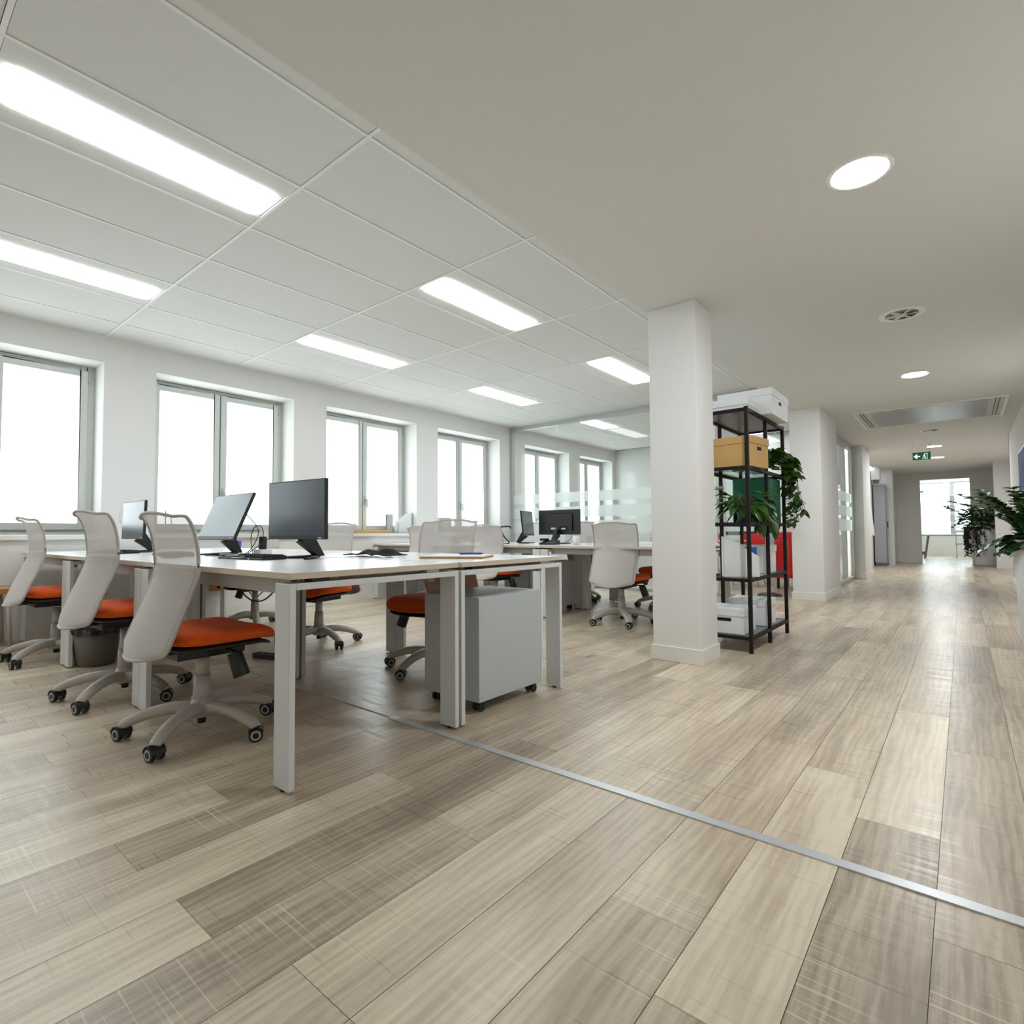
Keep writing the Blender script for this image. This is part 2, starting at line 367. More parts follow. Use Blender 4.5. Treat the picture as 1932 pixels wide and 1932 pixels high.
# other walls
RW = .615
struct(G().box(RW, RW+.15, -4, 12.08, 0, SO).build('wall_right', 'wall'), 'white corridor wall on the right')
struct(G().box(RW-.012, RW, -4, 12.09, 0, .09).build('baseboard_right', 'base'))
struct(G().box(1.05, 1.2, 12.08, 24.5, 0, SO).box(.57, 1.05, 16.62, 16.95, 0, SO).box(RW, 1.05, 12.0, 12.08, 0, SO).build('wall_recess', 'wall'))
g = G().box(-6.6, 2.2, -4.15, -4, 0, .85).box(-6.6, 2.2, -4.15, -4, 2.35, 2.9)
for a, c in ((-6.6, -5.6), (-4.1, -3.6), (-2.1, -1.6), (.3, 2.2)): g.box(a, c, -4.15, -4, .85, 2.35)
struct(g.build('wall_behind', 'wall'), 'wall behind the camera with openings for the added windows')
for n, (a, c) in enumerate(((-5.6, -4.1), (-3.6, -2.1), (-1.6, .3))):  # unseen windows, added to light the near floor and ceiling
    o = sempty('window_%d' % (10+n), 'unseen added window, glowing to light the room from behind the camera', ((a+c)/2, -4.06, .85))
    h = (c-a)/2; G().box(-h, h, -.005, .005, 0, 1.5).build('blind', 'added_glow', o)
    G().box(-h, -h+.06, -.02, .04, 0, 1.5).box(h-.06, h, -.02, .04, 0, 1.5).box(-h+.06, h-.06, -.02, .04, 1.44, 1.5).box(-h+.06, h-.06, -.02, .04, 0, .06).box(-.04, .04, -.02, .04, .06, 1.44).build('window_frame', 'frame', o)
# back wall of the glazed room
struct(G().box(XW, -1.62, 11.36, 11.5, 0, 2.9).build('wall_back', 'wall'), 'pale end wall behind the glass partition')
# left side of corridor past the third pillar
struct(G().box(-1.9, -1.74, 12.7, 16.95, 0, SO).box(-1.9, -1.36, 16.97, 17.15, 0, SO).box(-1.9, -1.42, 17.15, 18.6, 0, SO).build('wall_corridor', 'wall'))
# far wall with the glass door opening
dz = 2.24; dx0, dx1 = -.878, .164
g = G().box(-1.5, dx0, 18.6, 18.75, 0, SO).box(dx1, 1.05, 18.6, 18.75, 0, SO).box(dx0, dx1, 18.6, 18.75, dz, SO)
struct(g.build('wall_far', 'wall'), 'far wall around the bright glass door')
struct(G().box(-1.42, dx0, 18.588, 18.6, 0, .08).build('baseboard_far', 'base'))
# room beyond the door
struct(G().box(-2.2, 2.2, 23.6, 23.75, 0, .75).box(-2.2, 2.2, 23.6, 23.75, 2.45, 2.6).box(-2.2, -2.05, 18.75, 23.6, 0, 2.6).box(2.05, 2.2, 18.75, 23.6, 0, 2.6).box(-2.2, 2.2, 18.75, 23.75, 2.5, 2.6).box(-.32, -.2, 23.58, 23.75, .75, 2.45).build('wall_end_room', 'wall'))
struct(G().box(-2.05, 2.05, 23.70, 23.72, .75, 2.45).build('window_9', 'outside'), 'bright end window beyond the glass door')
# pillars
def pillar(name, x0, x1, y0, y1, label, b=.012):
    o = sempty(name, label)
    G().box(x0, x1, y0, y1, 0, SO+ (.32 if x0 < -1.69 else .0)).build('pillar_shaft', 'wall', o, bevel=.004)
    G().box(x0-b, x1+b, y0-b, y1+b, 0, .10).build('baseboard', 'base', o, bevel=.003)
pillar('wall_near_pillar', -1.672, -1.337, 3.565, 3.87, 'square white pillar nearest the camera')
pillar('wall_middle_pillar', -1.70, -1.345, 7.72, 8.88, 'deep white pillar beyond the shelf')
pillar('wall_third_pillar', -1.60, -1.375, 11.68, 12.70, 'narrow white pillar after the glass door')
# glass partition
PY = 7.555
o = sempty('wall_glass', 'full height glass partition with frosted bands')
G().box(XW, -1.69, PY-.03, PY+.03, 2.665, H).build('header_rail', 'alu', o, bevel=.004)
G().box(XW, -1.70, PY-.02, PY+.02, 0, .035).build('floor_rail', 'alu', o)
G().box(XW, XW+.055, PY-.03, PY+.03, .035, 2.665).build('side_post', 'alu', o, bevel=.003)
px = [XW+.055, -5.216, -4.318, -3.42, -2.52, -1.70]
for i in range(5):
    p = G().box(px[i]+.003, px[i+1]-.003, PY-.005, PY+.005, .035, 2.665).build('glass_pane', 'glass', o)
    for z0, z1 in ((1.372, 1.534), (1.122, 1.298), (.873, 1.066)):
        G().box(px[i]+.003, px[i+1]-.003, PY-.0075, PY-.0065, z0, z1).build('frosted_band', 'frost', p)
for x in (-2.60, -2.50): G().box(x-.018, x+.018, PY-.03, PY+.03, .035, 2.665).build('door_post', 'white', o)
# glazed office front on the corridor
o = sempty('wall_glass_office', 'glazed office front between two pillars')
gx = -1.56
G().box(gx-.03, gx+.03, 8.88, 11.68, 2.33, SO).box(gx-.03, gx+.03, 8.9, 8.95, .06, 2.33).box(gx-.03, gx+.03, 11.6, 11.68, .06, 2.33).box(gx-.03, gx+.03, 8.88, 11.68, 0, .06).build('glazing_frame', 'alu', o, bevel=.004)
for a, c in ((8.95, 10.2), (10.21, 11.6)):
    p = G().box(gx-.005, gx+.005, a, c, .06, 2.33).build('glass_pane', 'glass', o)
    for z0, z1 in ((1.372, 1.534), (1.122, 1.298), (.873, 1.066)): G().box(gx+.0065, gx+.0075, a, c, z0, z1).build('frosted_band', 'frost', p)
G().box(gx+.03, gx+.06, 8.97, 9.0, .98, 1.02).cyl((gx+.06, 8.985, 1), (gx+.06, 9.1, 1), .009).build('door_handle', 'greydark', o)
# glass door at the far end
o = sempty('door_1', 'frosted banded glass door at the corridor end', (dx0, 18.67, 0))
dw = dx1-dx0
p = G().box(.01, dw-.01, -.005, .005, .01, dz-.01).build('glass_pane', 'glass', o)
for z0, z1 in ((1.62, 1.78), (1.36, 1.54), (1.10, 1.28), (.78, 1.02)): G().box(.01, dw-.01, -.0075, -.0065, z0, z1).build('frosted_band', 'frost', p)
G().box(-.03, .07, -.03, .03, 1.9, 1.94).box(0, .08, -.03, .03, .22, .3).build('door_hinge', 'greydark', o)
# metal joint strip in the floor
struct(G().box(-2.02, .60, 1.656, 1.692, -.001, .004).build('trim_2', 'strip'), 'flat metal strip across the floor')
struct(G().box(-6.19, -2.12, 1.669, 1.683, -.001, .004).build('trim_4', 'alu'), 'thin floor joint running under the desks')
struct(G().box(-2.12, -2.02, 1.655, 1.693, -.001, .0045).build('trim_3', 'white'))

# ================================================================ CEILING FITTINGS
def where(x, y):
    side = 'window side' if x < -4 else 'corridor side'
    return side
lab = {}
for n, (lx, ly) in enumerate(lamps):
    j = 'window-side' if lx < -4 else 'corridor-side'
    k = {-3: 'added for light, unseen behind the camera', -1: 'cut off by the left edge of the photo', 1: 'second from the camera', 3: 'above the far bench of desks', 5: 'just behind the glass partition', 7: 'added to brighten the glazed room'}
    i = round((ly-.6-Y0)/1.2)
    t = thing('ceiling_light', 'long lit %s ceiling troffer, %s' % (j, k[i]), 'ceiling light', (lx, ly, H), 0, 'recessed strip lights in the tiled ceiling')
    G().box(-.165, .165, -.585, .585, .006, .05).build('housing', 'white', t)
    r_ = .05; poly = []
    for cx, cy, a0 in ((.14-r_, .56-r_, 0), (-.14+r_, .56-r_, 90), (-.14+r_, -.56+r_, 180), (.14-r_, -.56+r_, 270)):
        for q in range(5): a = math.radians(a0+q*22.5); poly.append((cx+r_*math.cos(a), cy+r_*math.sin(a)))
    G().prism(poly, -.006, .005).build('diffuser', 'trof', t)
def downlight(x, y, label, name='downlight'):
    t = thing(name, label, 'ceiling light', (x, y, SO), 0, 'round corridor downlights')
    G().lathe([(.105, -.001), (.118, -.005), (.127, 0), (.127, .002)], 40, cap=False).build('trim_ring', 'tbar', t)
    G().lathe([(.0005, -.002), (.106, -.002)], 40, cap=False).build('diffuser', 'down', t)
downlight(-.303, 2.765, 'large round lit downlight nearest the camera')
downlight(-.327, 6.748, 'round lit downlight in front of the air conditioning grille')
downlight(-.365, 12.75, 'small round lit downlight just above the exit sign')
downlight(-.375, 14.75, 'small round lit downlight beyond the exit sign')
def vent(x, y, label):
    t = thing('ceiling_vent', label, 'vent', (x, y, SO), 0, 'round corridor air vents')
    G().lathe([(.10, -.004), (.135, -.007), (.142, 0)], 36, cap=False).build('rim', 'tbar', t)
    g = G()
    for i in range(6):
        a = i*PI/3; g.box(.02, .1, -.012, .012, -.010, -.004, T=Matrix.Rotation(a, 4, 'Z') @ Matrix.Rotation(.3, 4, 'X'))
    g.lathe([(.03, -.012), (.03, -.002)], 20); g.lathe([(.086, -.009), (.092, -.009)], 30, cap=False); g.build('swirl_vanes', 'frame', t)
    G().lathe([(.0005, -.0015), (.102, -.0015)], 36, cap=False).build('backing', 'gap', t)
vent(-.296, 4.79, 'round swirl air vent between the two nearest downlights')
vent(-.35, 10.68, 'small round air vent behind the air conditioning grille')
t = thing('air_grille', 'large rectangular slatted air conditioning grille in corridor ceiling', 'grille', (-.32, 9.15, SO))
G().box(-.78, .78, -.70, -.67, -.012, .0).box(-.78, .78, .67, .70, -.012, 0).box(-.78, -.75, -.67, .67, -.012, 0).box(.75, .78, -.67, .67, -.012, 0).build('grille_frame', 'tbar', t, bevel=.003)
G().box(-.60, .60, -.62, .62, -.0025, 0).build('backing', 'greydark', t)
for i in range(22):
    y = -.60+i*1.2/21; G().box(-.60, .60, y-.020, y+.012, -.011, -.003, T=None).build('slat', 'slat', t)
for x in (-.70, -.665, .665, .70): G().box(x-.004, x+.004, -.62, .62, -.008, -.002).build('slot', 'gap', t)
# exit sign
t = thing('exit_sign', 'green hanging exit sign with arrow and running figure', 'sign', (-.54, 12.3, 2.14))
G().box(-.13, .13, -.012, .012, 0, .125).build('sign_panel', 'exitgreen', t, bevel=.002)
g = G().prism([(-.115, .062), (-.07, .105), (-.055, .09), (-.073, .072), (-.02, .072), (-.02, .052), (-.073, .052), (-.055, .034), (-.07, .019)], -.0145, -.012, axis='y').build('arrow', 'exitwhite', t)
g = G().box(.012, .085, -.0145, -.012, .012, .018).box(.078, .085, -.0145, -.012, .018, .112).box(.06, .085, -.0145, -.012, .106, .112)
g.lathe([(.0005, 0), (.010, 0)], 12, T=Matrix.Translation((.047, -.0142, .098)) @ Matrix.Rotation(PI/2, 4, 'X'), cap=False)
g.prism([(.034, .088), (.052, .086), (.050, .058), (.062, .040), (.060, .022), (.052, .024), (.053, .038), (.040, .050), (.030, .036), (.012, .036), (.012, .043), (.026, .045), (.036, .060), (.036, .078), (.026, .066), (.020, .070)], -.0145, -.012, axis='y')
g.build('running_figure', 'exitwhite', t)
for x in (-.12, .12): G().cyl((x, 0, .125), (x, 0, SO-2.14), .004, n=8).build('hanger', 'alu', t)
G().box(-.135, .135, -.014, .014, .125, .135).build('top_bar', 'gap', t)

# ================================================================ DESKS
HT = .737
def make_desk():
    t = thing('desk', '', 'desk', (0, 0, 0), 0, 'white bench desks')
    L2, D2 = .722, .402
    g = G().box(-L2, L2, -D2+.002, D2-.002, HT-.023, HT)
    for i in range(len(g.f)): g.m[i] = 1
    g.m[1] = 0
    g.build('desktop', ['desktop', 'edge'], t, bevel=.0015)
    for sx in (-1, 1):
        xo = sx*L2
        a, c = (xo, xo-sx*.098); a, c = min(a, c), max(a, c)
        for sy in (-1, 1):
            y = sy*D2; y0, y1 = min(y, y-sy*.024), max(y, y-sy*.024)
            lg = G().box(a, c, y0, y1, .008, .70).build('leg', 'deskmetal', t, bevel=.0025)
            G().cyl(((a+c)/2, (y0+y1)/2, 0), ((a+c)/2, (y0+y1)/2, .01), .011, n=12).build('foot', 'black', lg)
        G().box(a, c, -D2+.024, D2-.024, .677, .70).build('crossbar', 'deskmetal', t, bevel=.002)
        for sy in (-1, 1): G().box(xo-sx*.075, xo-sx*.025, sy*.27-.035, sy*.27+.035, .70, HT-.023).build('spacer', 'white' if sy > 0 else 'black', t)
    for sy in (-1, 1): G().box(-L2+.10, L2-.10, sy*.33-.014, sy*.33+.014, .652, HT-.0235).build('rail', 'deskrail', t)
    return t
DL = 1.45
deskA = make_desk()
B1 = (1.365, 2.185); B2 = (4.985, 5.80)
names = {0: 'at the corridor end', 1: 'in the middle of the row', 2: 'at the window end'}
first = True
for bi, (ya, yb) in ((0, B1), (1, B2)):
    xe = -1.757 if bi == 0 else -1.98
    for ri, y in enumerate((ya, yb)):
        for k in range(3):
            L_ = DL if bi == 0 else 1.405
            x = xe-L_/2-k*L_
            lab_ = 'white laminate desk %s, %s row of the %s bench' % (names[k], 'nearer' if ri == 0 else 'farther', 'front' if bi == 0 else 'back')
            if first: o = deskA; o.location = (x, y, 0); o['label'] = lab_; first = False
            else: o = dup(deskA, lab_, (x, y, 0))
            if bi: o.scale = (L_/DL, 1, 1)

# ================================================================ TASK CHAIRS
def make_chair():
    t = thing('office_chair', '', 'chair', (0, 0, 0), 0, 'white mesh office chairs with orange seats')
    # seat cushion: superellipse plan, waterfall front
    def seat(zc, th, shrink, drop):
        def fn(u, v):
            a = 2*PI*u; ph = (v-.5)*PI
            cu, su = math.cos(a), math.sin(a); e_ = .55
            rx = .238*shrink*abs(math.cos(ph))**.35; ry = .232*shrink*abs(math.cos(ph))**.35
            x = rx*math.copysign(abs(cu)**e_, cu); y = ry*math.copysign(abs(su)**e_, su)
            z = zc+th*math.copysign(abs(math.sin(ph))**.8, math.sin(ph))
            if y > .1: z -= drop*((y-.1)/.13)**2*(1 if ph > 0 else .8)
            z -= .010*(1-min(1, (x/.2)**2))*(1 if ph > 0 else 0)
            return (x, y+.035, z)
        return fn
    G().grid(seat(.442, .036, 1, .045), 40, 12).build('seat', 'orange', t)
    g = G().grid(seat(.400, .016, .93, .05), 32, 6)
    g.box(-.10, .10, -.14, .14, .345, .395)
    g.box(-.035, .035, -.25, -.10, .365, .39)
    g.build('seat_pan', 'black', t, bevel=.01)
    # backrest shell
    prof = [(-.285, .368), (-.268, .42), (-.238, .50), (-.204, .58), (-.180, .64), (-.162, .69), (-.156, .74), (-.158, .80), (-.166, .86), (-.180, .91), (-.202, .945), (-.226, .962)]
    ps = spline([(0, a, c) for a, c in prof], 2); n = len(ps)-1
    def hw(q):   # half width along the height 0..1
        w = .224
        w -= .06*max(0, (.08-q)/.08)**2
        w -= .055*max(0, (q-.90)/.10)**2.2
        return w
    def back(u, v):
        i = min(int(v*n), n-1); f = v*n-i; p = ps[i]*(1-f)+ps[i+1]*f; s_ = (u*2-1); w = hw(v)
        cv = .050*s_*s_*(1-.35*v)       # edges forward
        zb = .020*s_*s_*max(0, 1-v*6)   # rounded bottom
        dn = .018*s_*s_*max(0, (v-.9)*10)
        return (s_*w, p.y+cv, p.z+zb-dn)
    nc = 24; k = .53
    G().grid(lambda u, v: back(u, v*k), 16, nc).build('lower_back', 'meshsolid', t, solid=.004)
    G().grid(lambda u, v: back(u, k+v*(1-k)), 16, nc).build('backrest', 'mesh', t)
    rim = [back(0, i/30) for i in range(31)]+[back(i/12, 1) for i in range(1, 12)]+[back(1, 1-i/30) for i in range(31)]+[back(1-i/12, 0) for i in range(1, 13)]
    G().tube(rim, .0075, 6).build('back_rim', 'rim', t)
    g = G().tube(spline([(0, -.10, .375), (0, -.18, .375), (0, -.215, .42), (0, -.175, .52)], 5), [.03]*16, 8, flat=.35)
    g.build('back_bracket', 'chairgrey', t)
    # column
    G().cyl((0, 0, .24), (0, 0, .36), .027, n=20).cyl((0, 0, .13), (0, 0, .255), .037, .033, n=20).build('column', 'chairgrey', t)
    G().cyl((0, 0, .045), (0, 0, .10), .017, n=14).build('gas_tip', 'black', t)
    g = G().lathe([(.042, .075), (.052, .09), (.050, .125), (.037, .155)], 24)
    for i in range(5):
        a = math.radians(18+72*i); c_, s_ = math.cos(a), math.sin(a)
        pts = [(r*c_, r*s_, z) for r, z in ((.02, .110), (.10, .118), (.19, .106), (.26, .084), (.296, .066), (.305, .056))]
        g.tube(spline(pts, 4), [.034-.0006*q for q in range(21)], 10, flat=.85)
    g.build('base', 'chairgrey', t)
    for i in range(5):
        a = math.radians(18+72*i); sw = (random.random()-.5)*2.4+a
        T = Matrix.Translation((.305*math.cos(a), .305*math.sin(a), 0)) @ Matrix.Rotation(sw, 4, 'Z')
        g = G()
        for s_ in (-1, 1):
            g.cyl((0, s_*.010, .029), (0, s_*.026, .029), .028, n=20, mi=0, T=T)
            g.cyl((0, s_*.0262, .029), (0, s_*.0275, .029), .020, n=20, mi=1, T=T)
            g.cyl((0, s_*.0275, .029), (0, s_*.0285, .029), .013, n=16, mi=0, T=T)
        g.cyl((0, 0, .045), (0, 0, .070), .012, n=12, T=T)
        g.grid(lambda u, v: ((.031*math.cos(u*PI)), (v-.5)*.056, .031+.031*math.sin(u*PI)), 10, 2, T=T)
        g.build('caster', ['black', 'chairgrey'], t)
    g = G().cyl((.10, .05, .372), (.19, .06, .362), .006, n=8).cyl((.185, .05, .365), (.215, .07, .265), .030, .034, n=16)
    g.build('lever', 'black', t, bevel=.008)
    return t
ch = make_chair()
R = math.radians
chairs = [
 ((-2.62, 1.03), R(1.5), 'office chair with orange seat nearest the camera, beside the front desk leg'),
 ((-3.55, 1.00), R(3), 'office chair in front of the grey waste bin, second from the camera'),
 ((-5.0, .99), R(0), 'office chair at the far left edge, back against the window side'),
 ((-2.66, 2.44), R(188), 'office chair behind the small drawer unit under the front bench'),
 ((-3.97, 2.42), R(195), 'office chair behind the large dark monitor, casters visible past the desk leg'),
 ((-5.2, 2.50), R(176), 'office chair against the windows with cables hanging in front of it'),
 ((-2.54, 4.74), R(4), 'office chair standing just left of the near pillar, back to the camera'),
 ((-5.22, 4.72), R(3), 'office chair at the back bench under the third window'),
 ((-4.08, 4.68), R(-3), 'office chair at the back bench half hidden behind another chair back'),
 ((-2.66, 5.98), R(176), 'office chair on the far side of the back bench, by the pillar'),
 ((-3.85, 6.0), R(184), 'office chair on the far side of the back bench behind the black monitor'),
]
for i, ((x, y), rz, l) in enumerate(chairs):
    if i == 0: ch.location = (x, y, 0); ch.rotation_euler = (0, 0, rz); ch['label'] = l
    else:
        c_ = dup(ch, l, (x, y, 0), rz)
        if i in (1, 2):      # these two seats are raised a little higher
            for p in c_.children:
                if p.name.split('.')[0] in ('seat', 'seat_pan', 'lower_back', 'backrest', 'back_rim', 'back_bracket', 'lever'): p.location.z += .035

# ================================================================ DRAWER UNITS
def pedestal(x0, x1, y0, y1, label, front=1):
    t = thing('drawer_unit', label, 'drawer unit', ((x0+x1)/2, (y0+y1)/2, 0))
    a, c = (x1-x0)/2, (y1-y0)/2
    G().box(-a, a, -c, c-.02, .055, .557).build('body', 'grey', t, bevel=.003)
    for i in range(3):
        z = .058+i*.166
        d = G().box(-a, a, c-.018, c, z, z+.162).build('drawer', 'white', t, bevel=.002)
        G().box(-a+.02, -a+.035, c, c+.004, z+.03, z+.13).build('drawer_pull', 'alu', d)
    for sx in (-1, 1):
        for sy in (-1, 1):
            g = G()
            for s_ in (-1, 1): g.cyl((sx*(a-.05)+s_*.012, sy*(c-.05), .022), (sx*(a-.05)+s_*.024, sy*(c-.05), .022), .022, n=14)
            g.box(sx*(a-.05)-.02, sx*(a-.05)+.02, sy*(c-.05)-.02, sy*(c-.05)+.02, .04, .055)
            g.build('caster', 'black', t)
    return t
pedestal(-2.20, -1.812, 1.955, 2.475, 'grey steel drawer unit on casters under the front bench end')
pedestal(-3.83, -3.46, 5.0, 5.36, 'grey steel drawer unit under the back bench')
pedestal(-4.66, -4.26, 5.52, 6.0, 'pale drawer unit deep under the back bench, seen over the front one')

# ================================================================ MONITORS
def monitor(x, y, rz, label, tilt=0, w=.545, h=.325, zc=None, back=False, lean=.16, base=True, port=False, logo=True):
    t = thing('monitor', label, 'monitor', (x, y, HT), rz)
    z0 = .105 if zc is None else zc
    T = Matrix.Translation((0, -.06, z0)) @ Matrix.Rotation(tilt, 4, 'X')
    G().box(-w/2, w/2, 0, .018, 0, h, T=T).box(-w/2+.1, w/2-.1, .018, .036, .05, h-.05, T=T).build('housing', 'black', t, bevel=.002)
    sc = G().box(-w/2+.006, w/2-.006, -.0012, 0, .020, h-.006, T=T).build('screen', 'screen', t)
    if logo: G().box(w/2-.055, w/2-.03, -.0015, 0, .006, .011, T=T).build('badge', 'sticker', t)
    if back:
        G().box(-.17, .17, .0362, .0375, h-.045, h-.040, T=T).box(-.13, -.02, .0362, .038, .055, .10, T=T).build('back_slots', 'blackmat', t)
        G().box(.03, .10, .0375, .0385, .062, .085, T=T).box(-.11, -.05, .0375, .0385, .062, .08, T=T).build('label_sticker', 'sticker', t)
    yb = -.06+.04+.07*math.tan(-tilt)
    g = G().prism([(yb-.005, z0+.06), (yb+.03, z0+.075), (.115, .012), (.065, .012), (yb-.03, z0-.012), (yb-.012, z0-.01)], -.024, .024, axis='x')
    g.build('neck', 'black', t, bevel=.006)
    g = G()
    for s_ in (-1, 1): g.tube([(0, .07, .010), (s_*.07, .0, .008), (s_*.13, -.09, .006)], [.026, .02, .014], 8, flat=.4)
    g.build('stand_feet', 'black', t)
    return t
monitor(-2.765, 1.60, R(6), 'large dark monitor on the near end of the front bench', 0, .49, .315, logo=True)
monitor(-3.72, 1.58, R(0), 'bluish monitor tilted far back, second on the front bench', R(-23), .54, .32)
monitor(-5.02, 1.50, R(0), 'narrow looking monitor beside the window wall, third on the front bench', R(-2), .50, .295)
monitor(-3.78, 5.46, R(180), 'black monitor seen from behind on the back bench', 0, .60, .30, back=True, zc=.11)
monitor(-4.30, 5.50, R(112), 'black monitor turned edge-on at the back bench', R(-6), .50, .31, back=True, zc=.10)

# ================================================================ DESK ITEMS
def keyboard(x, y, rz, label, z=HT):
    t = thing('keyboard', label, 'keyboard', (x, y, z), rz)
    G().prism([(-.07, .0), (.07, .0), (.07, .022), (-.07, .010)], -.22, .22, axis='x').build('case', 'black', t, bevel=.002)
    g = G()
    for r_ in range(5):
        for k in range(15):
            yy = -.055+r_*.025; g.box(-.205+k*.0275, -.205+k*.0275+.023, yy, yy+.02, .012+r_*.0021, .017+r_*.0021)
    g.build('keys', 'blackmat', t)
def mouse(x, y, rz, label):
    G_ = G().grid(lambda u, v: (.03*math.cos(2*PI*u)*math.cos(v*PI/2)**.6, .055*math.sin(2*PI*u)*math.cos(v*PI/2)**.6, .034*math.sin(v*PI/2)), 20, 8)
    tag(G_.build('computer_mouse', 'black'), label, 'mouse', None, (x, y, HT), rz)
keyboard(-3.0, 1.42, R(4), 'black keyboard in front of the large dark monitor')
keyboard(-3.95, 1.36, R(-6), 'black keyboard in front of the tilted monitor')
keyboard(-4.92, 1.30, R(10), 'black keyboard in front of the third monitor')
mouse(-4.62, 1.22, R(20), 'black mouse beside the third monitor keyboard')
mouse(-3.62, 1.24, R(-20), 'black mouse beside the tilted monitor')
def cable(name, pts, r=.0028, m='cable', label='', cat='cable', n=6):
    return tag(G().tube(spline(pts, n), r, 6).build(name, m), label, cat)
cable('cable', [(-3.5, 1.62, 1.0), (-3.42, 1.66, .90), (-3.36, 1.60, .80), (-3.40, 1.55, .743), (-3.52, 1.5, .741), (-3.6, 1.42, .741)], label='black cable curling from the tilted monitor onto the desk')
cable('cable', [(-2.98, 1.60, .90), (-3.02, 1.55, .86), (-3.10, 1.5, .80), (-3.14, 1.44, .745), (-3.05, 1.38, .742)], label='black cable drooping from the large monitor stand')
cable('cable', [(-2.92+.05*math.cos(a*.9)-.01*a, 1.34+.035*math.sin(a*.9), .742+.0012*a) for a in range(22)], .0022, 'whitecable', 'loose coil of pale cable before the large monitor', n=3)
cable('cable', [(-3.62+.13*math.cos(a), 1.30+.03*math.sin(a), .741) for a in [x*.5 for x in range(9)]], .0022, 'cable', 'thin black cable lying on the white desktop')
# charger standing on a small white box
t = thing('white_box', 'small white box on the front bench between two monitors', 'box', (-3.56, 1.76, HT))
G().box(-.05, .05, -.04, .04, 0, .035).build('box_body', 'card', t, bevel=.004)
t = thing('power_adapter', 'black power adapter upright on the small white box', 'adapter', (-3.56, 1.76, HT+.035), .2)
G().box(-.022, .022, -.015, .015, 0, .085).build('adapter_body', 'black', t, bevel=.005)
G().tube(spline([(0, 0, .08), (0, 0, .12), (-.03, 0, .155), (-.09, 0, .14), (-.12, 0, .07), (-.10, 0, -.03)], 6), .003, 6).build('lead', 'cable', t)
t = thing('water_bottle', 'small clear bottle with a blue label near the window', 'bottle', (-4.52, 2.02, HT))
G().lathe([(.032, 0), (.034, .02), (.034, .07)], 20).build('bottle_body', 'clear', t)
G().lathe([(.0348, .035), (.0348, .085)], 20, cap=False).build('bottle_label', 'blue', t)
# dark cloth bag
g = G().grid(lambda u, v: ((u-.5)*.36, (v-.5)*.17, .006+.035*math.exp(-((u-.8)/.06)**2)*math.sin(PI*v)+.022*math.exp(-((u-.42)/.1)**2)*math.sin(PI*v)+.012*abs(math.sin(9*u+4*v))*math.sin(PI*u)), 30, 10)
tag(g.build('black_cloth', 'blackmat', solid=.006), 'crumpled black cloth on the far row of the front bench', 'cloth', None, (-2.66, 1.98, HT+.004), R(4))
# notebook, sheet and pen
t = thing('notebook', 'thin clipboard notebook by the desk end with papers on it', 'notebook', (-2.12, 2.12, HT), R(28))
G().box(-.17, .17, -.13, .13, 0, .009).build('cover', 'brown', t, bevel=.002)
G().box(-.165, .165, -.125, .125, .009, .013).build('pages', 'paper', t)
tag(G().cyl((-.06, 0, .005), (.06, 0, .005), .0055, n=10).cyl((.06, 0, .005), (.072, 0, .005), .005, .001, n=10).build('blue_pen', 'blue'), 'blue marker pen lying on the notebook', 'pen', None, (-2.12, 2.22, HT+.014), R(40))
# back bench items
def tumbler(x, y, label, r=.035, h=.10):
    t = thing('tumbler', label, 'glass', (x, y, HT))
    G().lathe([(r*.85, 0), (r, h)], 20, cap=False).lathe([(.001, .004), (r*.84, .004)], 20, cap=False).build('glass_body', 'clear', t)
tag(G().lathe([(.036, 0), (.038, .095)], 24).build('white_mug', 'white'), 'white straight mug left of the clear tumblers', 'mug', None, (-3.22, 5.02, HT))
tumbler(-3.08, 5.05, 'clear tumbler right beside the white mug'); tumbler(-2.98, 5.13, 'clear tumbler farther from the white mug')
t = thing('pen_cup', 'lime green pen cup on the back bench', 'cup', (-2.88, 5.1, HT))
G().lathe([(.03, 0), (.034, .095), (.030, .095), (.027, .01)], 20).build('cup_body', 'lime', t)
for i in range(4): G().cyl((-.01+.008*i, 0, .02), (-.03+.02*i, .01, .14), .004, n=6).build('pen', 'black', t)
t = thing('desk_telephone', 'black desk telephone under the black monitor', 'telephone', (-3.62, 5.08, HT), R(10))
G().prism([(-.09, 0), (.09, 0), (.09, .05), (-.09, .02)], -.09, .09, axis='x').build('phone_body', 'black', t, bevel=.006)
G().box(-.085, -.04, -.085, .085, .045, .07).build('handset', 'blackmat', t, bevel=.01)
cable('cable', [(-3.55, 5.2, .745), (-3.5, 5.3, .78), (-3.52, 5.38, .84), (-3.6, 5.42, .86)], .003, label='thin cable looping up behind the black monitor')
# laptop riser of bent black tube
t = thing('laptop_riser', 'bent black tube laptop riser on the back bench', 'stand', (-4.42, 5.10, HT))
for s_ in (-.11, .11): G().tube(spline([(-.12, s_, .008), (.10, s_, .008), (.02, s_, .09), (-.03, s_, .20), (.10, s_, .215), (.13, s_, .19)], 5), .009, 8).build('bent_tube', 'black', t)
G().box(-.06, .13, -.10, .10, .205, .213).build('top_plate', 'black', t)
t = thing('orange_toy', 'small orange and red tape dispenser on the back bench', 'tape', (-5.10, 5.05, HT))
G().box(-.05, .0, -.03, .03, 0, .10).build('orange_block', 'orange', t, bevel=.01)
G().tube([(.05+.035*math.cos(a), 0, .04+.035*math.sin(a)) for a in [x*PI/8 for x in range(17)]], .012, 8).build('tape_roll', 'black', t)
G().tube(spline([(.0, 0, .09), (.05, 0, .10), (.10, 0, .09)], 4), .008, 6).build('red_handle', 'red', t)
t = thing('wooden_tray', 'small brown wooden tray with papers, right of the standing chair', 'tray', (-2.28, 5.35, HT))
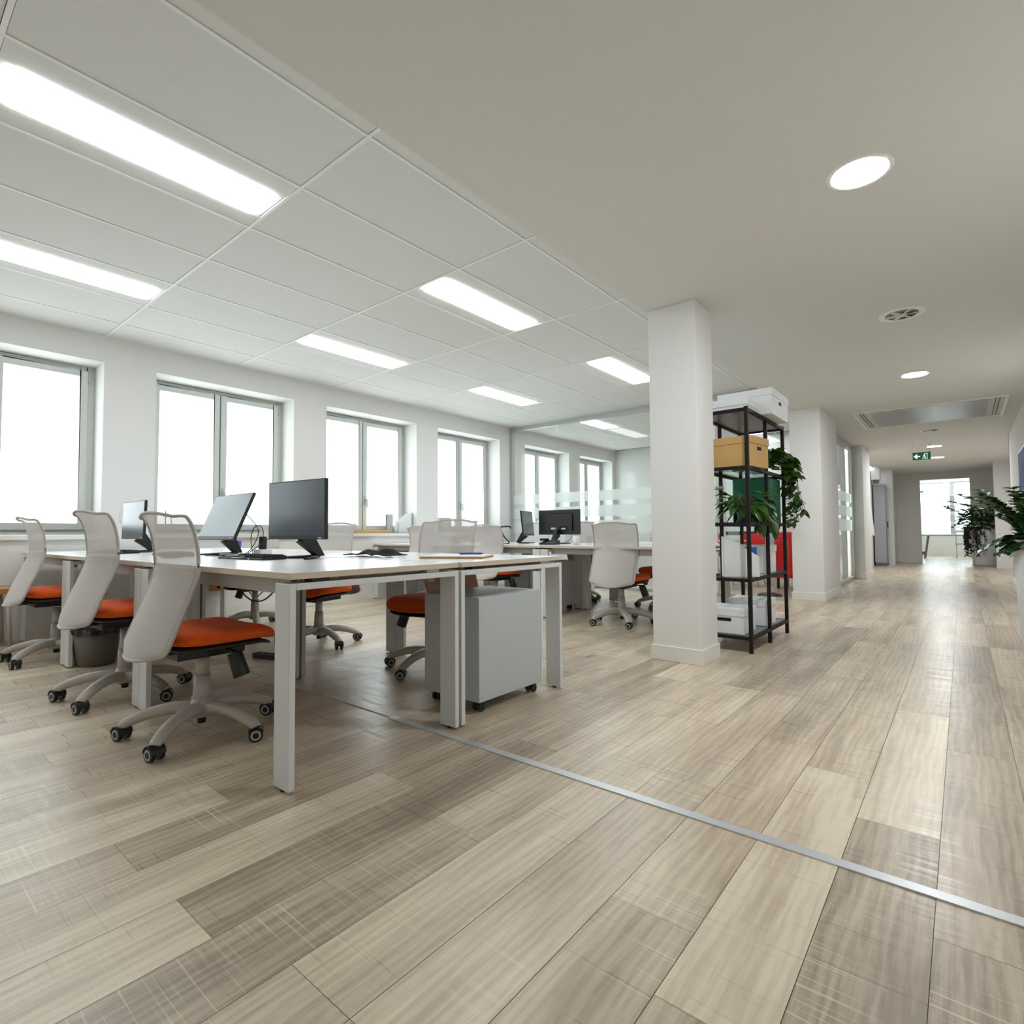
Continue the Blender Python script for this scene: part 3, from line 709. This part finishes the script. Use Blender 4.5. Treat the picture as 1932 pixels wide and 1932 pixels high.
G().box(-.12, .12, -.09, .09, 0, .045).build('tray_body', 'brown', t, bevel=.003)
G().box(-.11, .11, -.08, .10, .045, .062).build('papers', 'paper', t)
tag(G().box(-.10, .10, -.12, .12, 0, .03).build('paper_stack', 'paper'), 'white paper stack beside the wooden tray', 'paper', None, (-2.52, 5.25, HT), .1)

# white cabinet by the partition with papers on top
t = thing('filing_cabinet', 'low white cabinet with a dark top edge before the glass', 'cabinet', (-5.0, 7.22, 0))
G().box(-.55, .55, -.22, .22, 0, 1.02).build('body', 'white', t, bevel=.004)
G().box(-.56, .56, -.23, .23, 1.02, 1.04).build('top', 'desktop', t, bevel=.003)
G().box(-.003, .003, -.222, -.219, .02, 1.0).build('door_gap', 'gap', t)
tag(G().box(-.14, .14, -.1, .1, 0, .03).box(-.10, .16, -.09, .09, .03, .05).build('paper_pile', 'paper'), 'untidy pile of papers on the low white cabinet', 'paper', None, (-5.15, 7.2, 1.04), .2)
tag(G().box(-.10, .10, -.08, .08, 0, .05).build('black_case', 'black', bevel=.01), 'small black case on the low white cabinet', 'case', None, (-4.72, 7.22, 1.04), .1)

# window sill items
def magfile(x, y, z, rz, label, m='card', parent=None):
    t = thing('magazine_file', label, 'magazine file', (x, y, z), rz)
    h, d, w, k = .30, .25, .09, .003
    side = [(-d/2, 0), (d/2, 0), (d/2, .15), (-d/2+.02, h), (-d/2, h)]
    g = G().prism(side, -w/2, -w/2+k, axis='x').prism(side, w/2-k, w/2, axis='x').box(-w/2, w/2, -d/2, -d/2+k, 0, h).box(-w/2, w/2, d/2-k, d/2, 0, .15).box(-w/2, w/2, -d/2, d/2, 0, k)
    g.build('file_body', m, t); return t
magfile(-6.34, 5.22, Z0, R(180), 'white sloping magazine file on the third window sill')
t = thing('photo_frame', 'small dark framed picture behind the white magazine file', 'picture', (-6.36, 4.98, Z0), R(100))
G().box(-.07, .07, -.008, .008, 0, .27).build('frame', 'greydark', t, bevel=.002)
G().box(-.06, .06, -.0095, -.008, .01, .26).build('picture', 'grey', t)
t = thing('magazine_file', 'grey magazine file on the fourth window sill', 'magazine file', (-6.34, 6.06, Z0), R(90))
G().box(-.10, .10, -.04, .04, 0, .24).build('file_body', 'grey', t, bevel=.002)
t = thing('binder', 'black and white binder beside the grey file on the sill', 'binder', (-6.34, 5.90, Z0), R(90))
G().box(-.03, .03, -.04, .04, 0, .18).build('binder_body', 'black', t); G().box(-.03, .03, -.04, .04, .18, .24).build('label_end', 'sticker', t)
tag(G().box(-.10, .10, -.22, .22, 0, .045).box(-.06, .06, .22, .34, 0, .02).build('flat_carton', 'kraft', bevel=.003), 'flat brown carton lying on the third window sill', 'carton', None, (-6.32, 4.62, Z0))
t = thing('metal_easel', 'tiny black metal stand in the second window', 'stand', (-6.36, 2.12, Z0))
G().tube([(0, 0, 0), (0, 0, .24)], .005, 6).tube([(0, 0, .22), (0, .05, .18), (0, .055, .10)], .004, 6).build('wire', 'black', t)

# waste bin
t = thing('waste_bin', 'grey waste bin with a black liner under the front bench', 'bin', (-4.58, 1.12, 0))
G().lathe([(.105, 0), (.112, .01), (.142, .25), (.138, .25), (.108, .015), (.001, .012)], 28).build('bin_body', 'bin', t)
g = G().grid(lambda u, v: ((.147+.006*math.sin(11*2*PI*u)+.004*math.sin(23*u+v*5))*math.cos(2*PI*u), (.147+.006*math.sin(11*2*PI*u)+.004*math.sin(23*u+v*5))*math.sin(2*PI*u), .275-.06*v+.006*math.sin(7*2*PI*u)), 60, 5)
g.grid(lambda u, v: ((.147-.14*v)*math.cos(2*PI*u), (.147-.14*v)*math.sin(2*PI*u), .275-.03*math.sin(v*PI/2)+.006*math.sin(7*2*PI*u)*(1-v)), 60, 5)
g.build('bin_liner', 'bag', t)

t = thing('waste_bin', 'small black bin on the floor by the window wall, under the back bench', 'bin', (-6.02, 4.88, 0))
G().lathe([(.09, 0), (.095, .01), (.115, .22), (.110, .22), (.09, .015), (.001, .012)], 24).build('bin_body', 'black', t)
# cables and strips below the front bench
cable('cable', [(-4.05, 1.79, .66), (-3.98, 1.80, .50), (-3.80, 1.80, .42), (-3.60, 1.80, .44), (-3.42, 1.80, .55), (-3.34, 1.80, .66)], .005, 'cable', 'thick black cable slung below the front bench')
cable('cable', [(-3.95, 1.76, .66), (-3.75, 1.78, .46), (-3.58, 1.78, .50), (-3.38, 1.79, .66)], .004, 'greydark', 'grey cable slung below the front bench beside the black one')
for dx, lb in ((0, 'thin cable hanging to the floor behind the nearest chair'), (.05, 'second thin cable hanging beside the first to the floor')):
    cable('cable', [(-3.42+dx, 1.80, .66), (-3.44+dx*1.4, 1.80, .52), (-3.40+dx*.2, 1.80, .38), (-3.43+dx, 1.78, .24), (-3.38+dx*.4, 1.76, .12), (-3.40+dx*2, 1.80, .01), (-3.52+dx, 1.84, .005)], .003, label=lb)
t = thing('power_strip', 'short black power strip on the floor below the front bench', 'power strip', (-3.82, 1.92, 0), .3)
G().box(-.10, .10, -.03, .03, 0, .035).build('strip_body', 'black', t, bevel=.005)
for i in range(3): G().cyl((-.06+.06*i, 0, .035), (-.06+.06*i, 0, .037), .019, n=14).build('socket', 'blackmat', t)
for n_, (y, z, l) in enumerate(((2.58, .28, 'wooden wall box low on the window wall behind the front bench'), )):
    t = thing('wall_box', l, 'box', (XW+.05, y, z)); G().box(-.05, .05, -.09, .09, 0, .12).build('box_shell', 'brown', t, bevel=.003)
    G().box(.05, .052, -.05, .05, .03, .09).build('opening', 'blackmat', t)
t = thing('stool', 'brown topped stool end at the extreme left edge', 'stool', (-5.95, .62, 0))
G().box(-.20, .20, -.28, .28, .42, .465).build('seat', 'brown', t, bevel=.005)
for sx in (-1, 1):
    for sy in (-1, 1): G().cyl((sx*.17, sy*.24, 0), (sx*.16, sy*.22, .42), .014, n=10).build('leg', 'chairgrey', t)
t = thing('wall_socket', 'white socket plate above the skirting, left of the front bench', 'socket', (XW+.004, 1.72, .99))
G().box(-.004, .006, -.04, .04, 0, .12).build('plate', 'white', t, bevel=.002); G().box(.006, .008, -.025, .025, .02, .10).build('switch', 'frame', t)

# ================================================================ SHELVING UNIT
SX0, SX1, SY0, SY1 = -1.545, -1.19, 4.13, 5.156
t = thing('shelving_unit', 'tall dark metal shelving unit behind the near pillar', 'shelf', (0, 0, 0))
for x in (SX0, SX1):
    for y in (SY0, 4.62, SY1):
        G().box(x-.0125, x+.0125, y-.0125, y+.0125, 0, 1.775).build('post', 'darkmetal', t)
levels = [(.116, 'greydark', .012), (.53, 'shelfglass', .006), (.936, 'darkmetal', .012), (1.345, 'shelfglass', .006), (1.767, 'shelfboard', .012)]
for z, m_, th in levels:
    sh = G().box(SX0+.0125, SX1-.0125, SY0+.0125, SY1-.0125, z-th, z-.001).build('shelf_board', m_, t)
    G().box(SX0, SX1, SY0-.012, SY0+.012, z-.024, z).box(SX0, SX1, SY1-.012, SY1+.012, z-.024, z).box(SX0-.012, SX0+.012, SY0, SY1, z-.024, z).box(SX1-.012, SX1+.012, SY0, SY1, z-.024, z).build('shelf_frame', 'darkmetal', sh)
def carton(x0, x1, y0, y1, z, h, m_, label, hole='x', rz=0, group='lidded storage boxes on the shelving unit'):
    cx, cy = (x0+x1)/2, (y0+y1)/2; a, c = (x1-x0)/2, (y1-y0)/2
    t = thing('storage_box', label, 'box', (cx, cy, z), rz, group)
    G().box(-a, a, -c, c, 0, h-.004).build('box_body', m_, t, bevel=.002)
    G().box(-a-.006, a+.006, -c-.006, c+.006, h-.055, h).build('lid', m_, t, bevel=.003)
    g = G()
    if hole == 'x': g.box(a, a+.0015, -.035, .035, h-.10, h-.075)
    elif hole == 'y': g.box(-.05, .05, -c-.0015, -c, h-.095, h-.07)
    elif hole == 'xt': g.box(a+.006, a+.0075, -.045, -.005, h-.05, h-.02)
    g.build('hand_hole', 'blackmat', t); return t
carton(-1.50, -1.155, 4.18, 4.50, 1.346, .225, 'kraft', 'brown kraft box on the second shelf from the top', 'x', R(-8))
carton(-1.53, -1.25, 4.17, 4.46, .118, .185, 'card', 'white lidded box nearest on the bottom shelf', 'y')
carton(-1.52, -1.22, 4.66, 4.92, .118, .205, 'card', 'white lidded box behind the nearest one on the bottom shelf', 'y')
carton(-1.515, -1.225, 4.70, 4.99, .532, .225, 'card', 'white lidded box on the second shelf from the bottom', 'y')
carton(-1.53, -1.195, 4.16, 4.44, 1.768, .085, 'card', 'low white lidded box on top of the shelving unit', None)
carton(-1.50, -1.10, 4.47, 4.97, 1.768, .20, 'card', 'large white archive box overhanging the top of the shelving unit', 'x')
magfile(-1.30, 4.285, .532, R(-62), 'white magazine file holding a blue folder on the shelving unit')
tag(G().box(-.004, .004, -.10, .10, 0, .215).build('blue_folder', 'blue'), 'blue folder standing in the white magazine file', 'folder', None, (-1.285, 4.29, .536), R(-62))
tag(G().box(-.15, .15, -.16, .16, 0, .37).build('green_case', 'green', bevel=.01), 'big green case on the middle shelf behind the plants', 'case', None, (-1.35, 4.93, .938), 0)
t = thing('glass_jar', 'tall clear glass jar left on the middle shelf', 'jar', (-1.47, 4.35, .938))
G().lathe([(.045, 0), (.048, .02), (.048, .24), (.035, .26)], 24, cap=False).build('jar_body', 'clear', t)
G().lathe([(.036, .26), (.036, .285)], 20).build('jar_lid', 'chairgrey', t)

# ================================================================ PLANTS
def leaf(g, p, d, L_, w, droop=.3, mi=0, heart=False, roll_=0, seg=4):
    p = Vector(p); d = Vector(d).normalized(); side = d.cross(Vector((0, 0, 1)))
    side = side.normalized() if side.length > .05 else Vector((1, 0, 0)); side = Matrix.Rotation(roll_, 3, d) @ side
    nrm = side.cross(d); vs = []; q = p.copy(); dd = d.copy(); rows_ = []
    for i in range(seg+1):
        s_ = i/seg
        wd = w*(math.sin(PI*min(1, s_*.86+.14))**.8 if not heart else (math.sin(PI*(s_*.75+.25))**.7)) if i < seg else .0008
        rows_ += [q-side*wd*.5+nrm*wd*.16, q, q+side*wd*.5+nrm*wd*.16]
        dd = (dd+Vector((0, 0, -droop/seg))).normalized(); q = q+dd*L_/seg
    g.add(rows_, [(3*i+k, 3*i+k+1, 3*i+k+4, 3*i+k+3) for i in range(seg) for k in (0, 1)], mi, True)
random.seed(11); rnd = random.uniform
# pothos, trailing from the upper shelf
t = thing('pothos_plant', 'trailing pothos hanging down the far end of the shelving unit', 'plant', (-1.33, 4.93, 1.346))
G().lathe([(.05, 0), (.072, .12), (.066, .12), (.046, .01)], 20).build('pot', 'white', t)
gl = G(); gs = G()
for i in range(120):
    a = rnd(-1.4, 2.6); r_ = rnd(.02, .17); z = rnd(.08, .24)-r_*.3
    p = (r_*math.cos(a), r_*math.sin(a), z); leaf(gl, p, (math.cos(a), math.sin(a), rnd(-.2, .6)), rnd(.06, .10), rnd(.042, .065), .8, heart=True, roll_=rnd(-.6, .6))
for i in range(10):
    a = rnd(-.3, 1.5); ln = rnd(.25, .62); x1, y1 = .13+rnd(.02, .10), .16+rnd(.0, .12); fx, fy = x1+rnd(0, .10), y1+rnd(-.05, .10)
    pts = spline([(0, 0, .12), (x1*.6, y1*.6, .19), (x1, y1, .10), (x1+(fx-x1)*.4, y1+(fy-y1)*.4, .10-ln*.5), (fx, fy, .10-ln)], 7)
    gs.tube(pts, .0022, 5)
    for k in range(4, len(pts)):
        if rnd(0, 1) < (.95 if k < 20 else .55):
            a2 = rnd(0, 6.28); leaf(gl, pts[k], (math.cos(a2), math.sin(a2), rnd(-.6, .3)), rnd(.06, .10), rnd(.042, .065), .8, heart=True, roll_=rnd(-.8, .8))
gl.build('foliage', 'leaf', t); gs.build('stems', 'stem', t)
# broad leaved plant
t = thing('potted_plant', 'broad leaved green plant in a dark pot on the middle shelf', 'plant', (-1.30, 4.42, .938))
G().lathe([(.045, 0), (.062, .085), (.056, .085), (.04, .01)], 20).build('pot', 'gap', t)
gl = G(); gs = G()
for i in range(70):
    a = rnd(0, 2*PI); up = rnd(-.1, .9); r_ = rnd(.06, .15); tip = Vector((r_*math.cos(a), r_*math.sin(a)*1.3, .09+up*.14))
    gs.tube(spline([(0, 0, .07), tuple(tip*.6+Vector((0, 0, .07))), tuple(tip)], 4), .002, 5)
    leaf(gl, tip, (math.cos(a), math.sin(a)*1.2, up-.35), rnd(.10, .16), rnd(.045, .062), .9, roll_=rnd(-.4, .4), seg=5)
for i in range(48):
    y = rnd(.05, .42); x = rnd(.05, .14); leaf(gl, (x, y, rnd(-.03, .14)), (rnd(-.2, .6), rnd(-.4, .6), rnd(-1.2, .1)), rnd(.09, .15), rnd(.04, .055), .8, roll_=rnd(-.6, .6), seg=5)
for i in range(5): gs.tube(spline([(0, 0, .08), (.07, .12*i/2, .16), (.11, .09*i, .02)], 5), .0022, 5)
gl.build('foliage', 'leaf', t); gs.build('stems', 'stem', t)
# ZZ plant in tall white planter, right
def zz(g, gs, base, az, lean, ln, nl=15, ls=.07, dr=.35):
    b = Vector(base); pts = []
    for k in range(9):
        s_ = k/8; out = lean*s_**1.5*ln; pts.append(b+Vector((math.cos(az)*out, math.sin(az)*out, ln*(s_*(1 if dr < .5 else .55)-dr*lean*s_*s_))))
    gs.tube(pts, [.010*(1-.75*k/8) for k in range(9)], 6)
    sm = spline(pts, 3)
    for k in range(5, len(sm), 2):
        d = (sm[min(k+1, len(sm)-1)]-sm[k-1]).normalized(); sd = d.cross(Vector((0, 0, 1)))
        sd = sd.normalized() if sd.length > .05 else Vector((1, 0, 0))
        for q in (-1, 1): leaf(g, sm[k], sd*q+d*.7+Vector((0, 0, .15)), ls*rnd(.85, 1.15)*(1-.4*k/len(sm)), ls*.50, .3, roll_=rnd(-.3, .3))
t = thing('tall_planter', 'tall tapering white planter with a glossy pinnate plant at the right edge', 'planter', (.40, 5.1, 0))
G().lathe([(.105, 0), (.11, .01), (.145, .78), (.145, .80), (.125, .80), (.12, .74), (.001, .74)], 32).build('planter_body', 'card', t)
G().lathe([(.001, .745), (.12, .745)], 24, cap=False).build('soil', 'soil', t)
gl = G(); gs = G()
for i in range(34):
    az = rnd(1.8, 4.5); zz(gl, gs, (rnd(-.08, .02), rnd(-.06, .06), .74), az, rnd(.15, .95) if i % 3 else rnd(.3, .55), rnd(.33, .55), ls=.095, dr=.35 if i % 3 else 1.3)
gl.build('foliage', 'leafdark', t); gs.build('stems', 'stem', t)
# far planter
t = thing('tall_planter', 'round white planter with a dark trailing plant by the far door', 'planter', (.43, 17.9, 0))
G().lathe([(.25, 0), (.27, .02), (.29, .86), (.29, .88), (.25, .88), (.24, .80), (.001, .80)], 32).build('planter_body', 'white', t)
gl = G(); gs = G()
for i in range(330):
    a = rnd(0, 6.28); b_ = rnd(-.4, 1.3); r_ = rnd(.15, .47); p = (r_*math.cos(a)*math.cos(b_)-.05, r_*math.sin(a)*math.cos(b_), 1.05+r_*math.sin(b_))
    leaf(gl, p, (math.cos(a), math.sin(a), rnd(-.5, .9)), rnd(.09, .17), rnd(.05, .09), .5, mi=0, roll_=rnd(-.8, .8))
for i in range(26):
    a = rnd(1.9, 5.6); x, y = .30*math.cos(a), .30*math.sin(a); ln = rnd(.2, .75)
    pts = spline([(x*.7, y*.7, .9), (x*1.15, y*1.15, .93), (x*1.3, y*1.3, .93-ln*.5), (x*1.3, y*1.3, .93-ln)], 7); gs.tube(pts, .004, 4)
    for p in pts[3:]: leaf(gl, p, (rnd(-1, 1), rnd(-1, 1), rnd(-.8, .2)), rnd(.05, .09), rnd(.04, .06), .5, mi=1, roll_=rnd(-1, 1))
for a, ln in ((3.3, .55), (2.9, .5), (3.6, .42)):
    pts = spline([(-.1, 0, 1.1), (.45*math.cos(a), .3*math.sin(a), 1.28 if a < 3.5 else 1.12), ((.45+ln*.55)*math.cos(a), .4*math.sin(a), 1.45 if a < 3.5 else .95)], 8); gs.tube(pts, .006, 5)
    for p in pts[6:]: leaf(gl, p, (rnd(-1, .2), rnd(-1, 1), rnd(-.2, .6)), .08, .04, .3, mi=1, roll_=rnd(-1, 1))
gl.build('foliage', ['leafdark', 'leafpurple'], t); gs.build('stems', 'leafpurple', t)
# poster
t = thing('wall_poster', 'blue poster on the right wall above the planter', 'poster', (RW, 9.4, 1.35))
G().box(-.015, 0, -.62, .62, 0, .55).build('frame', 'alu', t); G().box(-.017, -.015, -.6, .6, .02, .53).build('print', 'poster', t)

# ================================================================ CORRIDOR FURNITURE
t = thing('locker', 'tall narrow grey metal locker at the far left of the corridor', 'locker', (-1.59, 16.6, 0))
G().box(-.12, .12, -.30, .30, .08, 2.02).build('body', 'grey2', t, bevel=.005)
G().box(-.11, .11, -.29, .29, 0, .08).build('plinth', 'gap', t)
G().box(.12, .13, -.28, -.02, .12, 1.98).build('door', 'greydark', t); G().box(.12, .13, .02, .28, .12, 1.98).build('door', 'grey', t)
G().box(.13, .15, -.06, -.04, .95, 1.10).build('door_handle', 'black', t)
t = thing('fuse_box', 'white fuse box high on the corridor wall above the locker', 'box', (-1.64, 16.2, 2.12))
G().box(-.08, .10, -.16, .16, 0, .26).build('box_shell', 'white', t, bevel=.004)
G().box(-.05, .06, -.1, .1, -.08, 0).build('conduit', 'gap', t)
t = thing('hanging_coat', 'pale coat hanging from a wall hook beside the locker', 'coat', (-1.70, 15.2, .75))
G().box(-.04, .02, -.03, .03, .75, .85).build('hook', 'gap', t)
G().grid(lambda u, v: (.03+.05*math.sin(u*PI)*(1.2-v), (u-.5)*(.20+.25*(1-v))+.12*(1-v), .78*v), 12, 14).build('cloth', 'card', t, solid=.02)
for y, z, h in ((13.3, 1.25, .35), (13.8, 1.35, .5), (14.5, 1.55, .3)):
    tag(G().box(0, .006, -.11, .11, 0, h).build('wall_notice', 'paper'), 'pale notice on the corridor wall, %s' % {13.3: 'lowest and nearest', 13.8: 'tall middle one', 14.5: 'farthest and highest'}[y], 'notice', None, (-1.74, y, z))

# ================================================================ GLAZED ROOM
t = thing('armchair', 'red upholstered armchair behind the glass past the shelving unit', 'armchair', (-2.02, 9.35, 0), R(180))
G().box(-.20, .20, -.34, .30, .17, .40).build('seat', 'red', t, bevel=.04, seg=3)
G().box(-.20, .20, .22, .40, .17, .86).build('backrest', 'red', t, bevel=.04, seg=3)
for s_ in (-1, 1): G().box(s_*.22-.05, s_*.22+.05, -.34, .38, .17, .60).build('armrest', 'red', t, bevel=.03, seg=3)
for sx in (-1, 1):
    for sy in (-1, 1): G().cyl((sx*.18, sy*.28, 0), (sx*.18, sy*.28, .17), .02, n=10).build('leg', 'black', t)
t = thing('meeting_table', 'white table with slim white legs behind the glass', 'table', (-3.25, 8.75, 0))
G().box(-.6, .6, -.4, .4, .715, .74).build('tabletop', 'desktop', t, bevel=.003)
for sx in (-1, 1):
    for sy in (-1, 1): G().cyl((sx*.55, sy*.35, 0), (sx*.42, sy*.26, .715), .018, n=10).build('leg', 'white', t)
def rchair(x, y, rz, l, first=[None]):
    if first[0]: return dup(first[0], l, (x, y, 0), rz)
    t = thing('side_chair', l, 'chair', (x, y, 0), rz, 'red shell chairs in the glazed room')
    G().grid(lambda u, v: ((u-.5)*.42*(1-.1*v), -.20+.42*min(v, .5)*2 if v < .5 else .22+.06*(v-.5)*2+.03*math.cos((u-.5)*PI), .45-.02*math.sin(PI*u) if v < .5 else .45+.38*(v-.5)*2), 12, 16).build('shell', 'red', t, solid=.012)
    for sx in (-1, 1):
        for sy in (-1, 1): G().cyl((sx*.20, sy*.20, 0), (sx*.12, sy*.13, .44), .011, n=8).build('leg', 'white', t)
    first[0] = t; return t
rchair(-3.05, 7.98, R(180), 'red shell chair on the near side of the meeting table')
rchair(-3.45, 9.5, 0, 'red shell chair on the far side of the meeting table, left')
rchair(-2.75, 9.5, 0, 'red shell chair on the far side of the meeting table, right')
t = thing('cushion', 'red and white checked cushion seen low through the shelving', 'cushion', (-2.24, 9.0, .405), R(180))
g = G()
for i in range(5):
    for j in range(4): g.box(-.165+i*.066, -.165+(i+1)*.066, -.04, .04, j*.066, (j+1)*.066, mi=(i+j) % 2)
g.build('check_cover', ['red', 'paper'], t)
t = thing('black_stand', 'black pole stand with a round foot just behind the glass', 'stand', (-2.05, 8.0, 0))
G().lathe([(.001, .045), (.06, .042), (.15, .02), (.16, 0)], 30).build('foot_disc', 'black', t)
G().cyl((0, 0, .04), (0, 0, .55), .012, n=10).build('pole', 'black', t)
t = thing('sideboard', 'low pale sideboard against the end wall of the glazed room', 'sideboard', (-4.3, 11.1, 0))
G().box(-1.5, 1.5, -.22, .22, 0, .80).build('body', 'desktop', t, bevel=.004)
for i in range(4): G().box(-1.49+i*.745, -.76+i*.745, -.225, -.22, .04, .78).build('door', 'white', t)
t = thing('carton', 'brown carton on the sideboard glimpsed between frosted bands', 'box', (-4.75, 11.1, .80))
G().box(-.28, .28, -.18, .18, 0, .58).build('carton_body', 'brown', t, bevel=.003)
for i in range(5): tag(G().box(-.10, .10, -.12, .12, 0, .34).build('binder', ['greydark', 'brown', 'grey', 'greydark', 'black'][i]), 'upright binder in the row on the far sideboard', 'binder', 'binders on the far sideboard', (-4.25+i*.27, 11.08, .80))
for o in [x for x in bpy.data.objects if x.name.startswith('binder') and x.type == 'MESH' and x.get('group')]: pass
# end room furniture
t = thing('end_table', 'slim table seen through the far glass door', 'table', (-.25, 21.6, 0))
G().box(-.75, .75, -.4, .4, .70, .73).build('tabletop', 'greydark', t)
for sx in (-1, 1):
    for sy in (-1, 1): G().cyl((sx*.7, sy*.35, 0), (sx*.6, sy*.3, .70), .02, n=8).build('leg', 'greydark', t)
t = thing('side_chair', 'pale chair backlit beyond the far glass door', 'chair', (.0, 22.5, 0))
G().box(-.2, .2, -.2, .2, .42, .46).box(-.2, -.17, .17, .2, .46, .85).box(.17, .2, .17, .2, .46, .85).box(-.2, .2, .17, .2, .80, .86).build('shell', 'grey', t)
for sx in (-1, 1):
    for sy in (-1, 1): G().cyl((sx*.18, sy*.18, 0), (sx*.18, sy*.18, .42), .015, n=8).build('leg', 'grey', t)
